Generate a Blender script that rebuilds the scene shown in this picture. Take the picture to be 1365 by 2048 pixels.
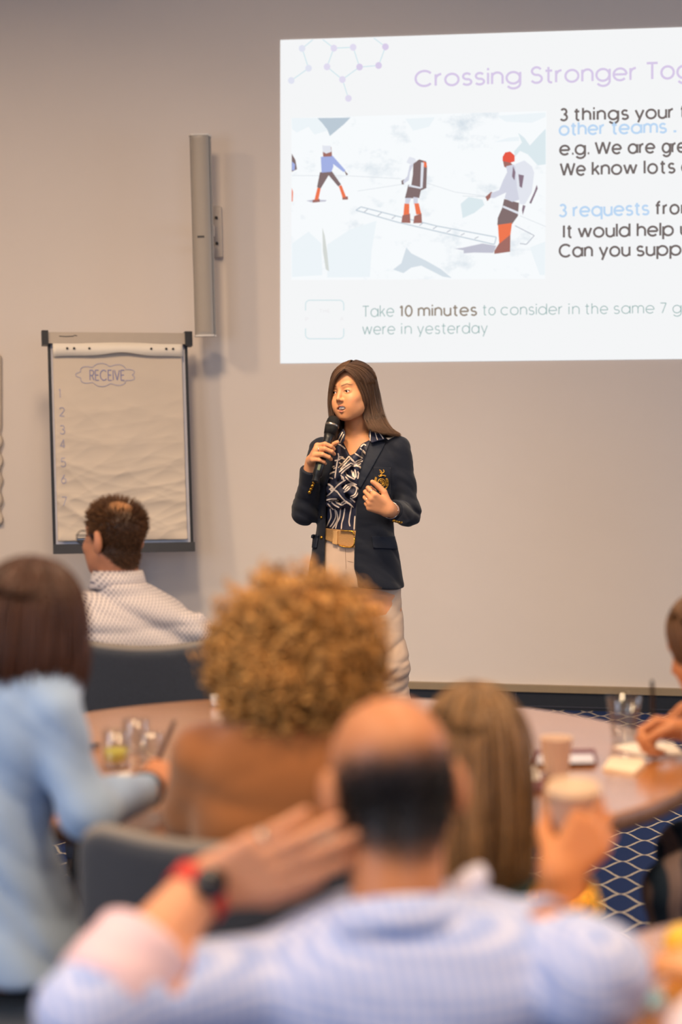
import bpy, bmesh, math, random
import numpy as np
from mathutils import Vector, Matrix
from mathutils.geometry import delaunay_2d_cdt
random.seed(7); rng = np.random.default_rng(7)
sc = bpy.context.scene
for o in list(bpy.data.objects): bpy.data.objects.remove(o)
COL = sc.collection
PI = math.pi

# ------------------------------------------------------------------ camera
FPX, CX, CY, HC = 3600.0, 682.5, 1024.0, 1.5
TH = math.atan(204 / FPX)
cam_d = bpy.data.cameras.new('camera'); cam = bpy.data.objects.new('camera', cam_d); COL.objects.link(cam)
cam.location = (0, 0, HC); cam.rotation_euler = (PI / 2 - TH, 0, 0)
cam_d.sensor_fit = 'VERTICAL'; cam_d.sensor_height = 36; cam_d.sensor_width = 24; cam_d.lens = 36 * FPX / 2048
cam_d.dof.use_dof = True; cam_d.dof.focus_distance = 7.2; cam_d.dof.aperture_fstop = 1.8
cam_d.clip_start = .05
sc.camera = cam
CP = np.array([0, 0, HC]); CF = np.array([0, math.cos(TH), -math.sin(TH)]); CU = np.array([0, math.sin(TH), math.cos(TH)])
CR = np.array([1., 0, 0])
def ray(px, py):
    px, py = np.asarray(px, float), np.asarray(py, float)
    return CF + ((px - CX) / FPX)[..., None] * CR + ((CY - py) / FPX)[..., None] * CU
def at(px, py, Y):
    d = ray(px, py); return CP + d * (np.asarray(Y, float) / d[..., 1])[..., None]
def atz(px, py, z):
    d = ray(px, py); return CP + d * ((z - HC) / d[..., 2])[..., None]
def proj(P):
    q = P - CP; w = q @ CF
    return CX + FPX * (q @ CR) / w, CY - FPX * (q @ CU) / w
# ------------------------------------------------------------------ view, world, lamps
sc.view_settings.view_transform = 'Standard'; sc.view_settings.look = 'None'
sc.view_settings.gamma = 1; sc.view_settings.use_curve_mapping = False
sc.view_settings.exposure = 0.0
w = bpy.data.worlds.new('world'); sc.world = w; w.use_nodes = True
w.node_tree.nodes['Background'].inputs[0].default_value = (.5, .55, .65, 1)
w.node_tree.nodes['Background'].inputs[1].default_value = .2
def area(name, loc, tgt, size, power, col, sy=None, spread=PI):
    d = bpy.data.lights.new(name, 'AREA'); d.energy = power; d.color = col; d.size = size; d.spread = spread
    if sy: d.shape = 'RECTANGLE'; d.size_y = sy
    o = bpy.data.objects.new(name, d); COL.objects.link(o); o.location = loc
    o.rotation_euler = (Vector(tgt) - Vector(loc)).to_track_quat('-Z', 'Y').to_euler(); return o
WARM = (1, .73, .46); NEUT = (1, .88, .76); COOL = (.62, .78, 1)
for x, y, tx, tz, p in [(-3.2, 6.2, -2.9, .15, 33), (-.9, 6.2, -.5, .1, 23), (1.5, 6.2, 1.5, .0, 6), (3.6, 6.0, 3.6, .2, 3)]:
    area('ceiling_light', (x, y, 3.8), (tx, 9.3, tz), .45, p, WARM, spread=1.80)
for i, (x, y, p) in enumerate([(-2.2, 4.4, 36), (.3, 4.4, 36), (2.6, 4.4, 34), (-1.6, 1.9, 48), (1.0, 1.9, 44), (-.4, -.3, 60), (3, 1, 30)]):
    area('ceiling_light', (x, y, 3.8), (x, y, 0), .5, p, WARM, spread=2.6)
area('presenter_fill', (-.6, 4.9, 3.8), (.1, 7.0, 1.2), .5, 9, (1, .78, .54), spread=.9)  # added warm lamp to brighten the presenter's face, no known fixture
area('daylight_fill', (5.2, 5.0, 1.9), (.4, 4.1, .8), 2.2, 55, COOL, 1.6)  # added cool fill to whiten the table's right side, no known window here
area('daylight_fill', (-3.7, .6, 2.0), (0, 3.0, .9), 2.6, 95, COOL, 1.9)
area('daylight_fill', (2.5, -2.4, 2.2), (0.2, 4, 1.0), 2.4, 60, COOL, 1.8)

# ------------------------------------------------------------------ materials
def lin(r, g, b):
    f = lambda v: v / 12.92 if v <= .04045 else ((v + .055) / 1.055) ** 2.4
    return (f(r / 255), f(g / 255), f(b / 255), 1)
class NT:
    def __init__(s, m): s.t = m.node_tree; s.n = s.t.nodes; s.l = s.t.links
    def new(s, t, **k):
        n = s.n.new(t)
        for a, v in k.items():
            if hasattr(n, a): setattr(n, a, v)
        return n
    def val(s, x, sock):
        if isinstance(x, (int, float)): sock.default_value = x
        elif isinstance(x, tuple): sock.default_value = x
        else: s.l.new(x, sock)
    def m(s, op, a, b=0.0, c=0.0):
        n = s.new('ShaderNodeMath', operation=op)
        for i, x in enumerate((a, b, c)): s.val(x, n.inputs[i])
        return n.outputs[0]
    def mix(s, f, a, b):
        n = s.new('ShaderNodeMix', data_type='RGBA'); s.val(f, n.inputs[0]); s.val(a, n.inputs[6]); s.val(b, n.inputs[7]); return n.outputs[2]
    def obj(s):
        n = s.new('ShaderNodeTexCoord'); return n.outputs['Object']
    def sep(s, v):
        n = s.new('ShaderNodeSeparateXYZ'); s.l.new(v, n.inputs[0]); return n.outputs
    def noise(s, v, scale, detail=3, rough=.55, stretch=None):
        if stretch:
            mp = s.new('ShaderNodeMapping'); mp.inputs['Scale'].default_value = stretch; s.l.new(v, mp.inputs[0]); v = mp.outputs[0]
        n = s.new('ShaderNodeTexNoise'); s.l.new(v, n.inputs['Vector']); n.inputs['Scale'].default_value = scale
        n.inputs['Detail'].default_value = detail; n.inputs['Roughness'].default_value = rough; return n.outputs[0]
MATS = {}
def M(name, col, rough=.6, metal=0, var=.12, scale=25, bump=0, bscale=None, spec=.4, stretch=None, sheen=0, coat=0, attr=False, island=0, sss=0, bdist=.002):
    if name in MATS: return MATS[name]
    m = bpy.data.materials.new(name); m.use_nodes = True; T = NT(m); b = T.n['Principled BSDF']
    b.inputs['Roughness'].default_value = rough; b.inputs['Metallic'].default_value = metal
    b.inputs['Specular IOR Level'].default_value = spec; b.inputs['Sheen Weight'].default_value = sheen
    b.inputs['Coat Weight'].default_value = coat; b.inputs['Coat Roughness'].default_value = .2
    if sss: b.inputs['Subsurface Weight'].default_value = sss; b.inputs['Subsurface Radius'].default_value = (.012, .004, .002); b.inputs['Subsurface Scale'].default_value = 1
    c = lin(*col)
    if attr:
        a = T.new('ShaderNodeVertexColor'); a.layer_name = 'Col'; base = a.outputs[0]
    else: base = c
    nz = T.noise(T.obj(), scale, 3, stretch=stretch)
    f = T.m('MULTIPLY_ADD', nz, 2 * var, 1 - var)
    if island:
        g = T.new('ShaderNodeNewGeometry'); f = T.m('MULTIPLY', f, T.m('MULTIPLY_ADD', g.outputs['Random Per Island'], 2 * island, 1 - island))
    vm = T.new('ShaderNodeVectorMath', operation='SCALE'); T.val(base if attr else tuple(c[:3]), vm.inputs[0]); T.l.new(f, vm.inputs['Scale'])
    T.l.new(vm.outputs[0], b.inputs['Base Color'])
    if bump:
        bn = T.noise(T.obj(), bscale or scale * 4, 4, stretch=stretch)
        bp = T.new('ShaderNodeBump'); bp.inputs['Strength'].default_value = bump; bp.inputs['Distance'].default_value = bdist
        T.l.new(bn, bp.inputs['Height']); T.l.new(bp.outputs[0], b.inputs['Normal'])
    MATS[name] = m; return m
def EM(name, col, s=1.0):
    if name in MATS: return MATS[name]
    m = bpy.data.materials.new(name); m.use_nodes = True; T = NT(m); T.n.remove(T.n['Principled BSDF'])
    e = T.new('ShaderNodeEmission'); e.inputs[0].default_value = lin(*col); e.inputs[1].default_value = s
    T.l.new(e.outputs[0], T.n['Material Output'].inputs[0]); MATS[name] = m; return m
def base_of(m): return m.node_tree.nodes['Principled BSDF']

# ------------------------------------------------------------------ object helpers
ORG = {}
def mesh(name, V, F, mat, smooth=True, col=None):
    me = bpy.data.meshes.new(name)
    V = np.asarray(V, np.float64)
    if isinstance(F, np.ndarray):
        n, k = F.shape
        me.vertices.add(len(V)); me.vertices.foreach_set('co', V.ravel().astype(np.float32))
        me.loops.add(n * k); me.loops.foreach_set('vertex_index', F.ravel().astype(np.int32))
        me.polygons.add(n); me.polygons.foreach_set('loop_start', np.arange(0, n * k, k, dtype=np.int32))
        me.update(calc_edges=True)
    else: me.from_pydata([tuple(v) for v in V], [], [tuple(f) for f in F]); me.update()
    if smooth: me.polygons.foreach_set('use_smooth', np.ones(len(me.polygons), bool))
    if col is not None:
        a = me.color_attributes.new('Col', 'FLOAT_COLOR', 'POINT')
        c = np.ones((len(V), 4), np.float32); c[:, :3] = col; a.data.foreach_set('color', c.ravel())
    for mm in (mat if isinstance(mat, (list, tuple)) else [mat]): me.materials.append(mm)
    return me
def obj(name, VF, mat, parent=None, org=None, smooth=True, col=None, label=None, cat=None, group=None, kind=None, solid=0, soff=-1):
    V, F = VF; V = np.asarray(V, float)
    if parent is not None: oo = ORG[parent.name]
    else:
        oo = np.array(org if org is not None else [(V[:, 0].min() + V[:, 0].max()) / 2, (V[:, 1].min() + V[:, 1].max()) / 2, V[:, 2].min()], float)
    o = bpy.data.objects.new(name, mesh(name, V - oo, F, mat, smooth, col)); COL.objects.link(o)
    if parent is not None: o.parent = parent
    else: o.location = oo
    ORG[o.name] = oo; tag(o, label, cat, group, kind)
    if solid:
        s = o.modifiers.new('solidify', 'SOLIDIFY'); s.thickness = solid; s.offset = soff
    return o
def thing(name, loc, label, cat, group=None):
    o = bpy.data.objects.new(name, None); COL.objects.link(o); o.location = loc; o.empty_display_size = .1
    ORG[o.name] = np.array(loc, float); tag(o, label, cat, group); return o
def tag(o, label=None, cat=None, group=None, kind=None):
    for k, v in (('label', label), ('category', cat), ('group', group), ('kind', kind)):
        if v: o[k] = v
def copy_tree(o, parent=None):
    c = o.copy(); COL.objects.link(c)
    if parent is not None: c.parent = parent
    ORG[c.name] = ORG[o.name]
    for ch in list(o.children): copy_tree(ch, c)
    return c
def cat_vf(*L):
    V, F, n = [], [], 0
    for v, f in L:
        v = np.asarray(v, float); V.append(v); F += [tuple(int(i) + n for i in q) for q in f]; n += len(v)
    return np.concatenate(V), F
def bmvf(bm):
    bm.verts.ensure_lookup_table(); r = np.array([v.co[:] for v in bm.verts]), [tuple(v.index for v in f.verts) for f in bm.faces]; bm.free(); return r
def box(lo, hi, bev=0, seg=2):
    bm = bmesh.new(); bmesh.ops.create_cube(bm, size=1)
    lo, hi = np.array(lo, float), np.array(hi, float)
    for v in bm.verts: v.co = Vector(tuple((lo + hi) / 2 + np.array(v.co) * (hi - lo)))
    if bev: bmesh.ops.bevel(bm, geom=bm.edges[:], offset=bev, segments=seg, profile=.5, affect='EDGES')
    bm.verts.index_update(); return bmvf(bm)
def xf(VF, R=None, t=(0, 0, 0)):
    V, F = VF; V = np.asarray(V, float)
    if R is not None: V = V @ np.asarray(R).T
    return V + np.array(t, float), F
def rotz(a): c, s = math.cos(a), math.sin(a); return np.array([[c, -s, 0], [s, c, 0], [0, 0, 1.]])
def axes(z, xh=(1, 0, 0)):
    z = nrm(z); x = np.array(xh, float); x = nrm(x - z * (x @ z)); return np.stack([x, np.cross(z, x), z], 1)
def nrm(v): v = np.asarray(v, float); return v / np.linalg.norm(v)
def lathe(prof, n=32, a=None, o=(0, 0, 0), cap=True):
    V = []; F = []
    for r, z in prof:
        for i in range(n): t = 2 * PI * i / n; V.append((r * math.cos(t), r * math.sin(t), z))
    for j in range(len(prof) - 1):
        for i in range(n): k = (i + 1) % n; F.append((j * n + i, j * n + k, (j + 1) * n + k, (j + 1) * n + i))
    if cap: F.append(tuple(range(n))[::-1]); F.append(tuple((len(prof) - 1) * n + i for i in range(n)))
    return xf((np.array(V), F), None if a is None else axes(a), o)
def tubes(P, rad, sides=4):
    """P: N x M x 3 paths; rad: scalar, M or N x M radii"""
    P = np.asarray(P, float); N, Mn, _ = P.shape
    R = np.broadcast_to(np.asarray(rad, float), (N, Mn))
    T = np.gradient(P, axis=1); T /= np.linalg.norm(T, axis=2, keepdims=True) + 1e-9
    ref = np.where(np.abs(T[..., 2:3]) > .85, np.array([1., .1, 0]), np.array([0, .1, 1.]))
    A = np.cross(T, ref); A /= np.linalg.norm(A, axis=2, keepdims=True) + 1e-9; B = np.cross(T, A)
    an = np.arange(sides) * 2 * PI / sides
    V = P[:, :, None] + R[:, :, None, None] * (np.cos(an)[None, None, :, None] * A[:, :, None] + np.sin(an)[None, None, :, None] * B[:, :, None])
    idx = np.arange(N * Mn * sides).reshape(N, Mn, sides); nx = np.roll(idx, -1, axis=2)
    F = np.stack([idx[:, :-1], nx[:, :-1], nx[:, 1:], idx[:, 1:]], -1).reshape(-1, 4)
    return V.reshape(-1, 3), F
def tube(path, r, sides=8, n=None):
    p = spline(path, n or max(8, 6 * len(path))) if len(path) > 2 else np.array(path, float)
    V, F = tubes(p[None], np.interp(np.linspace(0, 1, len(p)), np.linspace(0, 1, len(np.atleast_1d(r))), np.atleast_1d(r)), sides)
    F = [tuple(f) for f in F] + [tuple(range(sides)), tuple(range(len(V) - sides, len(V)))]
    return V, F
def spline(P, n):
    P = np.asarray(P, float); m = len(P); t = np.linspace(0, m - 1, n); i = np.clip(t.astype(int), 0, m - 2); u = (t - i)[:, None]
    g = lambda k: P[np.clip(i + k, 0, m - 1)]
    a, b, c, d = g(-1), g(0), g(1), g(2)
    return .5 * (2 * b + (c - a) * u + (2 * a - 5 * b + 4 * c - d) * u ** 2 + (3 * b - 3 * c + d - a) * u ** 3)

# ------------------------------------------------------------------ implicit surfaces
def seg(P, a, b, ra, rb):
    a, b = np.asarray(a, float), np.asarray(b, float); ab = b - a; pa = P - a
    t = np.clip(pa @ ab / (ab @ ab + 1e-12), 0, 1)
    return np.linalg.norm(pa - t[:, None] * ab, axis=1) - (ra + (rb - ra) * t)
def smin(a, b, k):
    h = np.clip(.5 + .5 * (b - a) / k, 0, 1); return b + (a - b) * h - k * h * (1 - h)
def smax(a, b, k): return -smin(-a, -b, k)
def chain(P, pts, rad, k=.01):
    d = None
    for i in range(len(pts) - 1):
        e = seg(P, pts[i], pts[i + 1], rad[i], rad[i + 1]); d = e if d is None else smin(d, e, k)
    return d
def ell(P, c, r, R=None):
    q = P - np.asarray(c, float)
    if R is not None: q = q @ R
    r = np.asarray(r, float); return (np.linalg.norm(q / r, axis=1) - 1) * r.min()
def loft(P, secs, yaw, off=0, p=2.4):
    """secs rows: z, cx, cy, half-width, half-depth (z rising); yaw turns the width axis"""
    S = np.asarray(secs, float); z = P[:, 2]
    zz = np.linspace(S[0, 0], S[-1, 0], 80)
    def I(k):
        y = np.interp(zz, S[:, 0], S[:, k]); y2 = np.convolve(np.pad(y, 4, 'edge'), np.ones(9) / 9, 'valid'); return np.interp(z, zz, y2)
    dx, dy = P[:, 0] - I(1), P[:, 1] - I(2); c, s = math.cos(yaw), math.sin(yaw)
    u, v = np.abs(dx * c + dy * s), np.abs(-dx * s + dy * c); ru, rv = I(3) + off, I(4) + off
    d = ((u / ru) ** p + (v / rv) ** p) ** (1 / p) - 1
    return smax(d * np.minimum(ru, rv), np.maximum(z - S[-1, 0] - off, S[0, 0] - z), .015)
def fbm(P, f, seed=0, n=7, aniso=(1, 1, 1)):
    r = np.random.default_rng(seed); o = 0
    for i in range(n):
        k = r.normal(size=3) * np.array(aniso); k = k / np.linalg.norm(k) * f * (0.7 + .8 * r.random()); o = o + np.sin(P @ k + r.random() * 7)
    return o / math.sqrt(n)
def ridge(P, f, seed, dirv):
    r = np.random.default_rng(seed); o = 0; dirv = nrm(dirv)
    for i in range(4):
        k = nrm(dirv + r.normal(size=3) * .20) * f * (.7 + .7 * r.random()); ph = r.random() * 7
        o = o + (1 - np.abs(np.sin(P @ k + ph + .7 * np.sin(P @ (r.normal(size=3) * f * .4))))) ** 2
    return o / 2 - .5
def poly_sd(px, py, poly):
    v = np.asarray(poly, float); d = np.full(len(px), 1e9); s = np.zeros(len(px), bool)
    for i in range(len(v)):
        a, b = v[i], v[i - 1]; e = b - a; wx, wy = px - a[0], py - a[1]
        t = np.clip((wx * e[0] + wy * e[1]) / (e @ e + 1e-12), 0, 1)
        d = np.minimum(d, (wx - t * e[0]) ** 2 + (wy - t * e[1]) ** 2)
        c = ((a[1] > py) != (b[1] > py)); xi = a[0] + (py - a[1]) * e[0] / (e[1] if e[1] else 1e-9); s ^= c & (px < xi)
    return np.where(s, -1, 1) * np.sqrt(d)
def polygonize(f, lo, hi, h, it=1):
    lo, hi = np.asarray(lo, float), np.asarray(hi, float); B = 8
    nb = np.ceil((hi - lo) / h / B).astype(int) + 1; n = nb * B
    gi = np.stack(np.meshgrid(*[np.arange(k) for k in nb], indexing='ij'), -1).reshape(-1, 3)
    dc = f(lo + (gi * B + (B - 1) / 2) * h)
    D = np.repeat(np.repeat(np.repeat(np.sign(dc).reshape(nb) * h, B, 0), B, 1), B, 2).astype(np.float32)
    keep = gi[np.abs(dc) < 8.2 * h + .012]
    loc = np.stack(np.meshgrid(*[np.arange(B)] * 3, indexing='ij'), -1).reshape(-1, 3)
    idx = (keep[:, None] * B + loc[None]).reshape(-1, 3)
    for s in range(0, len(idx), 400000):
        ii = idx[s:s + 400000]; D[ii[:, 0], ii[:, 1], ii[:, 2]] = f(lo + ii * h)
    D[D == 0] = 1e-7
    ins = D < 0
    c = [ins[a:n[0] - 1 + a, b:n[1] - 1 + b, e:n[2] - 1 + e] for a in (0, 1) for b in (0, 1) for e in (0, 1)]
    cnt = sum(x.astype(np.int8) for x in c); act = np.argwhere((cnt > 0) & (cnt < 8))
    acc = np.zeros((len(act), 3)); num = np.zeros(len(act))
    cor = [(a, b, e) for a in (0, 1) for b in (0, 1) for e in (0, 1)]
    for i in range(8):
        for j in range(i + 1, 8):
            if sum(abs(x - y) for x, y in zip(cor[i], cor[j])) != 1: continue
            A, Bq = act + cor[i], act + cor[j]
            da, db = D[A[:, 0], A[:, 1], A[:, 2]], D[Bq[:, 0], Bq[:, 1], Bq[:, 2]]; mk = (da < 0) != (db < 0)
            t = np.where(mk, da / np.where(mk, da - db, 1), 0)[:, None]
            acc += np.where(mk[:, None], A + t * (np.array(cor[j]) - np.array(cor[i])), 0); num += mk
    V = lo + acc / num[:, None] * h
    vid = np.full(tuple(n - 1), -1, np.int64); vid[act[:, 0], act[:, 1], act[:, 2]] = np.arange(len(act))
    F = []
    for ax in range(3):
        sl0 = [slice(1, n[k] - 1) for k in range(3)]; sl1 = list(sl0); sl0[ax] = slice(0, n[ax] - 1); sl1[ax] = slice(1, n[ax])
        a, b = ins[tuple(sl0)], ins[tuple(sl1)]; e = np.argwhere(a != b); off = np.array([1, 1, 1]); off[ax] = 0; e = e + off
        fl = ins[e[:, 0], e[:, 1], e[:, 2]]; u, v = (ax + 1) % 3, (ax + 2) % 3
        q = []
        for du, dv in ((1, 1), (0, 1), (0, 0), (1, 0)):
            k = e.copy(); k[:, u] -= du; k[:, v] -= dv; q.append(vid[k[:, 0], k[:, 1], k[:, 2]])
        q = np.stack(q, 1); q = np.where(fl[:, None], q, q[:, ::-1]); F.append(q[(q >= 0).all(1)])
    F = np.concatenate(F)
    for _ in range(it):
        S = np.zeros_like(V); C = np.zeros(len(V))
        for k in range(4):
            a, b = F[:, k], F[:, (k + 1) % 4]; np.add.at(S, a, V[b]); np.add.at(C, a, 1)
        V = V * .5 + .5 * S / np.maximum(C, 1)[:, None]
    return V, F
def sdfobj(name, f, lo, hi, h, mat, parent=None, colfn=None, it=1, **k):
    V, F = polygonize(f, lo, hi, h, it)
    return obj(name, (V, F), mat, parent, col=colfn(V) if colfn else None, **k)
def grad(f, P, e=.0015):
    g = np.stack([f(P + np.eye(3)[i] * e) - f(P - np.eye(3)[i] * e) for i in range(3)], 1); return g / (np.linalg.norm(g, axis=1, keepdims=True) + 1e-9)
def march(f, px, py, t0, back=1.0):
    d = ray(px, py); d = d / np.linalg.norm(d, axis=1, keepdims=True); t = np.full(len(d), float(t0)); hit = np.zeros(len(d), bool)
    for _ in range(90):
        e = f(CP + d * t[:, None]); hit |= e < .0008; t = np.where(hit | (t > t0 + back), t, t + np.clip(e, .0006, .05) * .8)
    bad = ~(hit)
    if bad.any() and (~bad).any(): t[bad] = np.median(t[~bad])
    return CP + d * t[:, None]
def tri_poly(poly, step):
    P = np.asarray(poly, float); B = []
    for i in range(len(P)):
        a, b = P[i], P[(i + 1) % len(P)]; k = max(1, int(np.linalg.norm(b - a) / step)); B += [a + (b - a) * j / k for j in range(k)]
    B = np.array(B); x0, y0 = B.min(0); x1, y1 = B.max(0)
    gx, gy = np.meshgrid(np.arange(x0 + step / 2, x1, step), np.arange(y0 + step / 2, y1, step)); G = np.stack([gx.ravel(), gy.ravel()], 1)
    if len(G): G = G[poly_sd(G[:, 0], G[:, 1], B) < -.3 * step]
    Q = np.concatenate([B, G]); n = len(B)
    r = delaunay_2d_cdt([Vector(q) for q in Q], [(i, (i + 1) % n) for i in range(n)], [], 1, 1e-5)
    return np.array([v[:] for v in r[0]]), [tuple(f) for f in r[2]]
def patch(name, f, poly, mat, parent, t0, off=.002, th=.004, step=2.5, bulge=0, **k):
    Q, F = tri_poly(poly, step); P = march(f, Q[:, 0], Q[:, 1], t0); N = grad(f, P)
    o = np.full(len(P), off)
    if bulge: o = o + bulge * np.clip(-poly_sd(Q[:, 0], Q[:, 1], poly) / (step * 2), 0, 1)
    A = P + N * o[:, None]; A = np.asarray(A)
    # face winding towards the normal
    tri = F[len(F) // 2]; nn = np.cross(A[tri[1]] - A[tri[0]], A[tri[2]] - A[tri[0]])
    if nn @ N[tri[0]] < 0: F = [q[::-1] for q in F]
    return obj(name, (A, F), mat, parent, solid=th, **k)
def strip_surf(f, line, wpx, t0, off, n=None):
    L = spline(line, n or max(6, 5 * len(line))) if len(line) > 2 else np.array([np.array(line[0]) + (np.array(line[1]) - np.array(line[0])) * i / 5 for i in range(6)])
    T = np.gradient(L, axis=0); T /= np.linalg.norm(T, axis=1, keepdims=True) + 1e-9; Nn = np.stack([-T[:, 1], T[:, 0]], 1)
    ww = wpx / 2 * np.minimum(1, .45 + np.minimum(np.arange(len(L)), np.arange(len(L))[::-1]) * .4)[:, None]
    A, Bq = L + Nn * ww, L - Nn * ww; Q = np.concatenate([A, L, Bq]); P = march(f, Q[:, 0], Q[:, 1], t0); N = grad(f, P); n = len(L)
    o = np.concatenate([np.full(n, off * .3), np.full(n, off), np.full(n, off * .3)])
    P = P + N * o[:, None]
    F = [(i, i + 1, n + i + 1, n + i) for i in range(n - 1)] + [(n + i, n + i + 1, 2 * n + i + 1, 2 * n + i) for i in range(n - 1)]
    return P, F
def zc(L, s, ox, oy): return [(ox + x / s, oy + y / s) for x, y in L]

# ------------------------------------------------------------------ head, hand
def head_frame(F, roll=0):
    y = -nrm(F); x = nrm(np.cross(y, (0, 0, 1))); z = np.cross(x, y); c, s = math.cos(roll), math.sin(roll)
    return np.stack([x * c + z * s, y, z * c - x * s], 1)
def head_sdf(P, c, R, s=1.0, ears=True, face=True, male=False):
    q = ((P - c) @ R) / s
    d = ell(q, (0, .012, .027), (.073, .093, .078))
    ax = np.abs(q[:, 0]); m = np.stack([ax, q[:, 1], q[:, 2]], 1)
    d = smin(d, ell(q, (0, -.030, -.022), (.055 + .004 * male, .060, .066)), .03)
    d = smin(d, ell(q, (0, -.036, -.062), (.044 + .006 * male, .046, .044)), .025)
    d = smin(d, seg(m, (.050 + .004 * male, .006, -.052), (.013, -.066, -.099), .016, .014), .024)
    d = smin(d, ell(q, (0, -.072, -.099), (.021 + .005 * male, .017, .016)), .02)
    d = smin(d, ell(m, (.036, -.034, -.048), (.022, .040, .042)), .03)
    if face:
        d = smin(d, ell(m, (.040, -.060, -.030), (.020, .020, .016)), .02)
        d = smin(d, seg(m, (.010, -.081, .026), (.040, -.070, .028), .005, .005), .02)
        d = smax(d, -ell(m, (.031, -.101, -.001), (.017, .018, .0105)), .012)
        d = smin(d, seg(q, (0, -.086, .008), (0, -.107, -.027), .0060, .0082), .011)
        d = smin(d, ell(m, (.0100, -.096, -.0330), (.0070, .0090, .0065)), .007)
        d = smin(d, ell(m, (.012, -.078, -.066), (.018, .013, .018)), .016)
        d = smax(d, -ell(m, (.0055, -.102, -.0395), (.0032, .004, .003)), .003)
    if ears:
        e = ell(m, (.081, .017, -.012), (.0145, .019, .034)); e = smax(e, -ell(m, (.088, .006, -.008), (.009, .011, .019)), .005)
        d = smin(d, e, .006)
    return d * s
def hand_prims(W, d, t, n, curls, s=1.0, thumb=None, spread=.10):
    W = np.asarray(W, float); d = nrm(d); t = np.asarray(t, float); t = nrm(t - d * (t @ d)); n = np.asarray(n, float); n = nrm(n - d * (n @ d) - t * (n @ t))
    pr = []; L = [(.044, .026, .022), (.049, .030, .023), (.045, .028, .022), (.034, .021, .019)]
    bx = [.086, .090, .085, .076]; by = [.029, .009, -.011, -.029]
    for i in range(4):
        b = W + d * bx[i] * s + t * by[i] * s + n * .002 * s
        pr.append((W + d * .012 * s + t * by[i] * .55 * s, b, .016 * s, .0125 * s, 'p'))
        a = 0; sp = by[i] / .03 * spread; p = b; rr = [.0102, .0092, .0084, .0070] if i < 3 else [.0088, .008, .0072, .0062]
        for j in range(3):
            a += math.radians(curls[i][j]); f = nrm(d + t * sp) * math.cos(a) - n * math.sin(a); e = p + f * L[i][j] * s
            pr.append((p, e, rr[j] * s, rr[j + 1] * s, 'f%d' % i)); p = e
    th = thumb or [(.75, .62, -.22), (.9, .35, -.25), (.95, .1, -.3)]
    p = W + d * .020 * s + t * .022 * s - n * .006 * s; rr = [.0165, .0125, .0108, .0085]
    for j, (c, l) in enumerate(zip(th, (.045, .034, .028))):
        v = nrm(np.array(c)); e = p + (d * v[0] + t * v[1] + n * v[2]) * l * s; pr.append((p, e, rr[j] * s, rr[j + 1] * s, 't')); p = e
    return pr
def prims_sdf(P, pr):
    palm = None; rest = {}
    for a, b, ra, rb, k in pr:
        e = seg(P, a, b, ra, rb)
        if k == 'p': palm = e if palm is None else smin(palm, e, .012)
        else: rest[k] = e if k not in rest else smin(rest[k], e, .003)
    d = palm
    for k, e in rest.items(): d = smin(d, e, .012 if k == 't' else .006)
    return d
def prim_bounds(pr, pad=.02):
    A = np.array([p[0] for p in pr] + [p[1] for p in pr]); return A.min(0) - pad, A.max(0) + pad

# skin colours
SKIN = M('skin_tanned', (205, 140, 98), .48, var=.06, scale=40, sss=.08, spec=.35, attr=True)
def skincol(c):
    c = np.array(lin(*c)[:3]); return lambda V: np.tile(c, (len(V), 1))
def blend_col(V, base, spots):
    """spots: list of (distance array, colour, width)"""
    c = np.tile(np.array(lin(*base)[:3]), (len(V), 1))
    for d, col, wd in spots:
        f = np.clip(.5 - d / wd, 0, 1)[:, None]; f = f * f * (3 - 2 * f); c = c * (1 - f) + np.array(lin(*col)[:3]) * f
    return c

# ================================================================== ROOM
KW, WY, WX = .17, 8.97, 1.04
NW = nrm((-KW, -1, 0)); UW = nrm((1, -KW, 0))
def wall_pt(px, py, e=0.0):
    d = ray(px, py); t = (WY + KW * WX - e * math.hypot(1, KW)) / (d[..., 1] + KW * d[..., 0]); return CP + d * t[..., None]
def wy(x): return WY - KW * (x - WX)
XL, XR, YB, ZC = -4.5, 5.5, -3.6, 3.95
wall_m = M('painted_wall', (214, 204, 198), .75, var=.02, scale=3, bump=.04, bscale=260, spec=.25)
carpet = bpy.data.materials.new('carpet_navy_lattice'); carpet.use_nodes = True
T = NT(carpet); b = base_of(carpet); b.inputs['Roughness'].default_value = .95; b.inputs['Specular IOR Level'].default_value = .1
P0 = atz(1247.8, 1693.5, 0.0); Pp, Wd = .1025, .144
s_ = T.sep(T.obj()); x_ = T.m('SUBTRACT', s_[0], float(P0[0])); y_ = T.m('SUBTRACT', s_[1], float(P0[1]))
wob = T.m('MULTIPLY_ADD', T.noise(T.obj(), 60, 2), .010, -.005)
u_ = T.m('ADD', T.m('MULTIPLY', x_, float(UW[0])), T.m('MULTIPLY', y_, float(UW[1])))
v_ = T.m('ADD', T.m('ADD', T.m('MULTIPLY', x_, -float(NW[0])), T.m('MULTIPLY', y_, -float(NW[1]))), wob)
th_ = T.m('MULTIPLY', u_, 2 * PI / Wd); co = T.m('MULTIPLY', T.m('COSINE', th_), Pp / 2); si = T.m('MULTIPLY', T.m('SINE', th_), Pp / 2 * 2 * PI / Wd)
sl = T.m('SQRT', T.m('MULTIPLY_ADD', si, si, 1.0))
def line(off, sgn):
    a = T.m('MULTIPLY_ADD', co, -sgn, T.m('ADD', v_, Pp / 2 - off + 40 * Pp)); r = T.m('SUBTRACT', T.m('MODULO', T.m('ADD', a, Pp), 2 * Pp), Pp)
    return T.m('ABSOLUTE', r)
dd = T.m('DIVIDE', T.m('MINIMUM', line(0, 1.0), line(Pp, -1.0)), sl)
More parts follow.
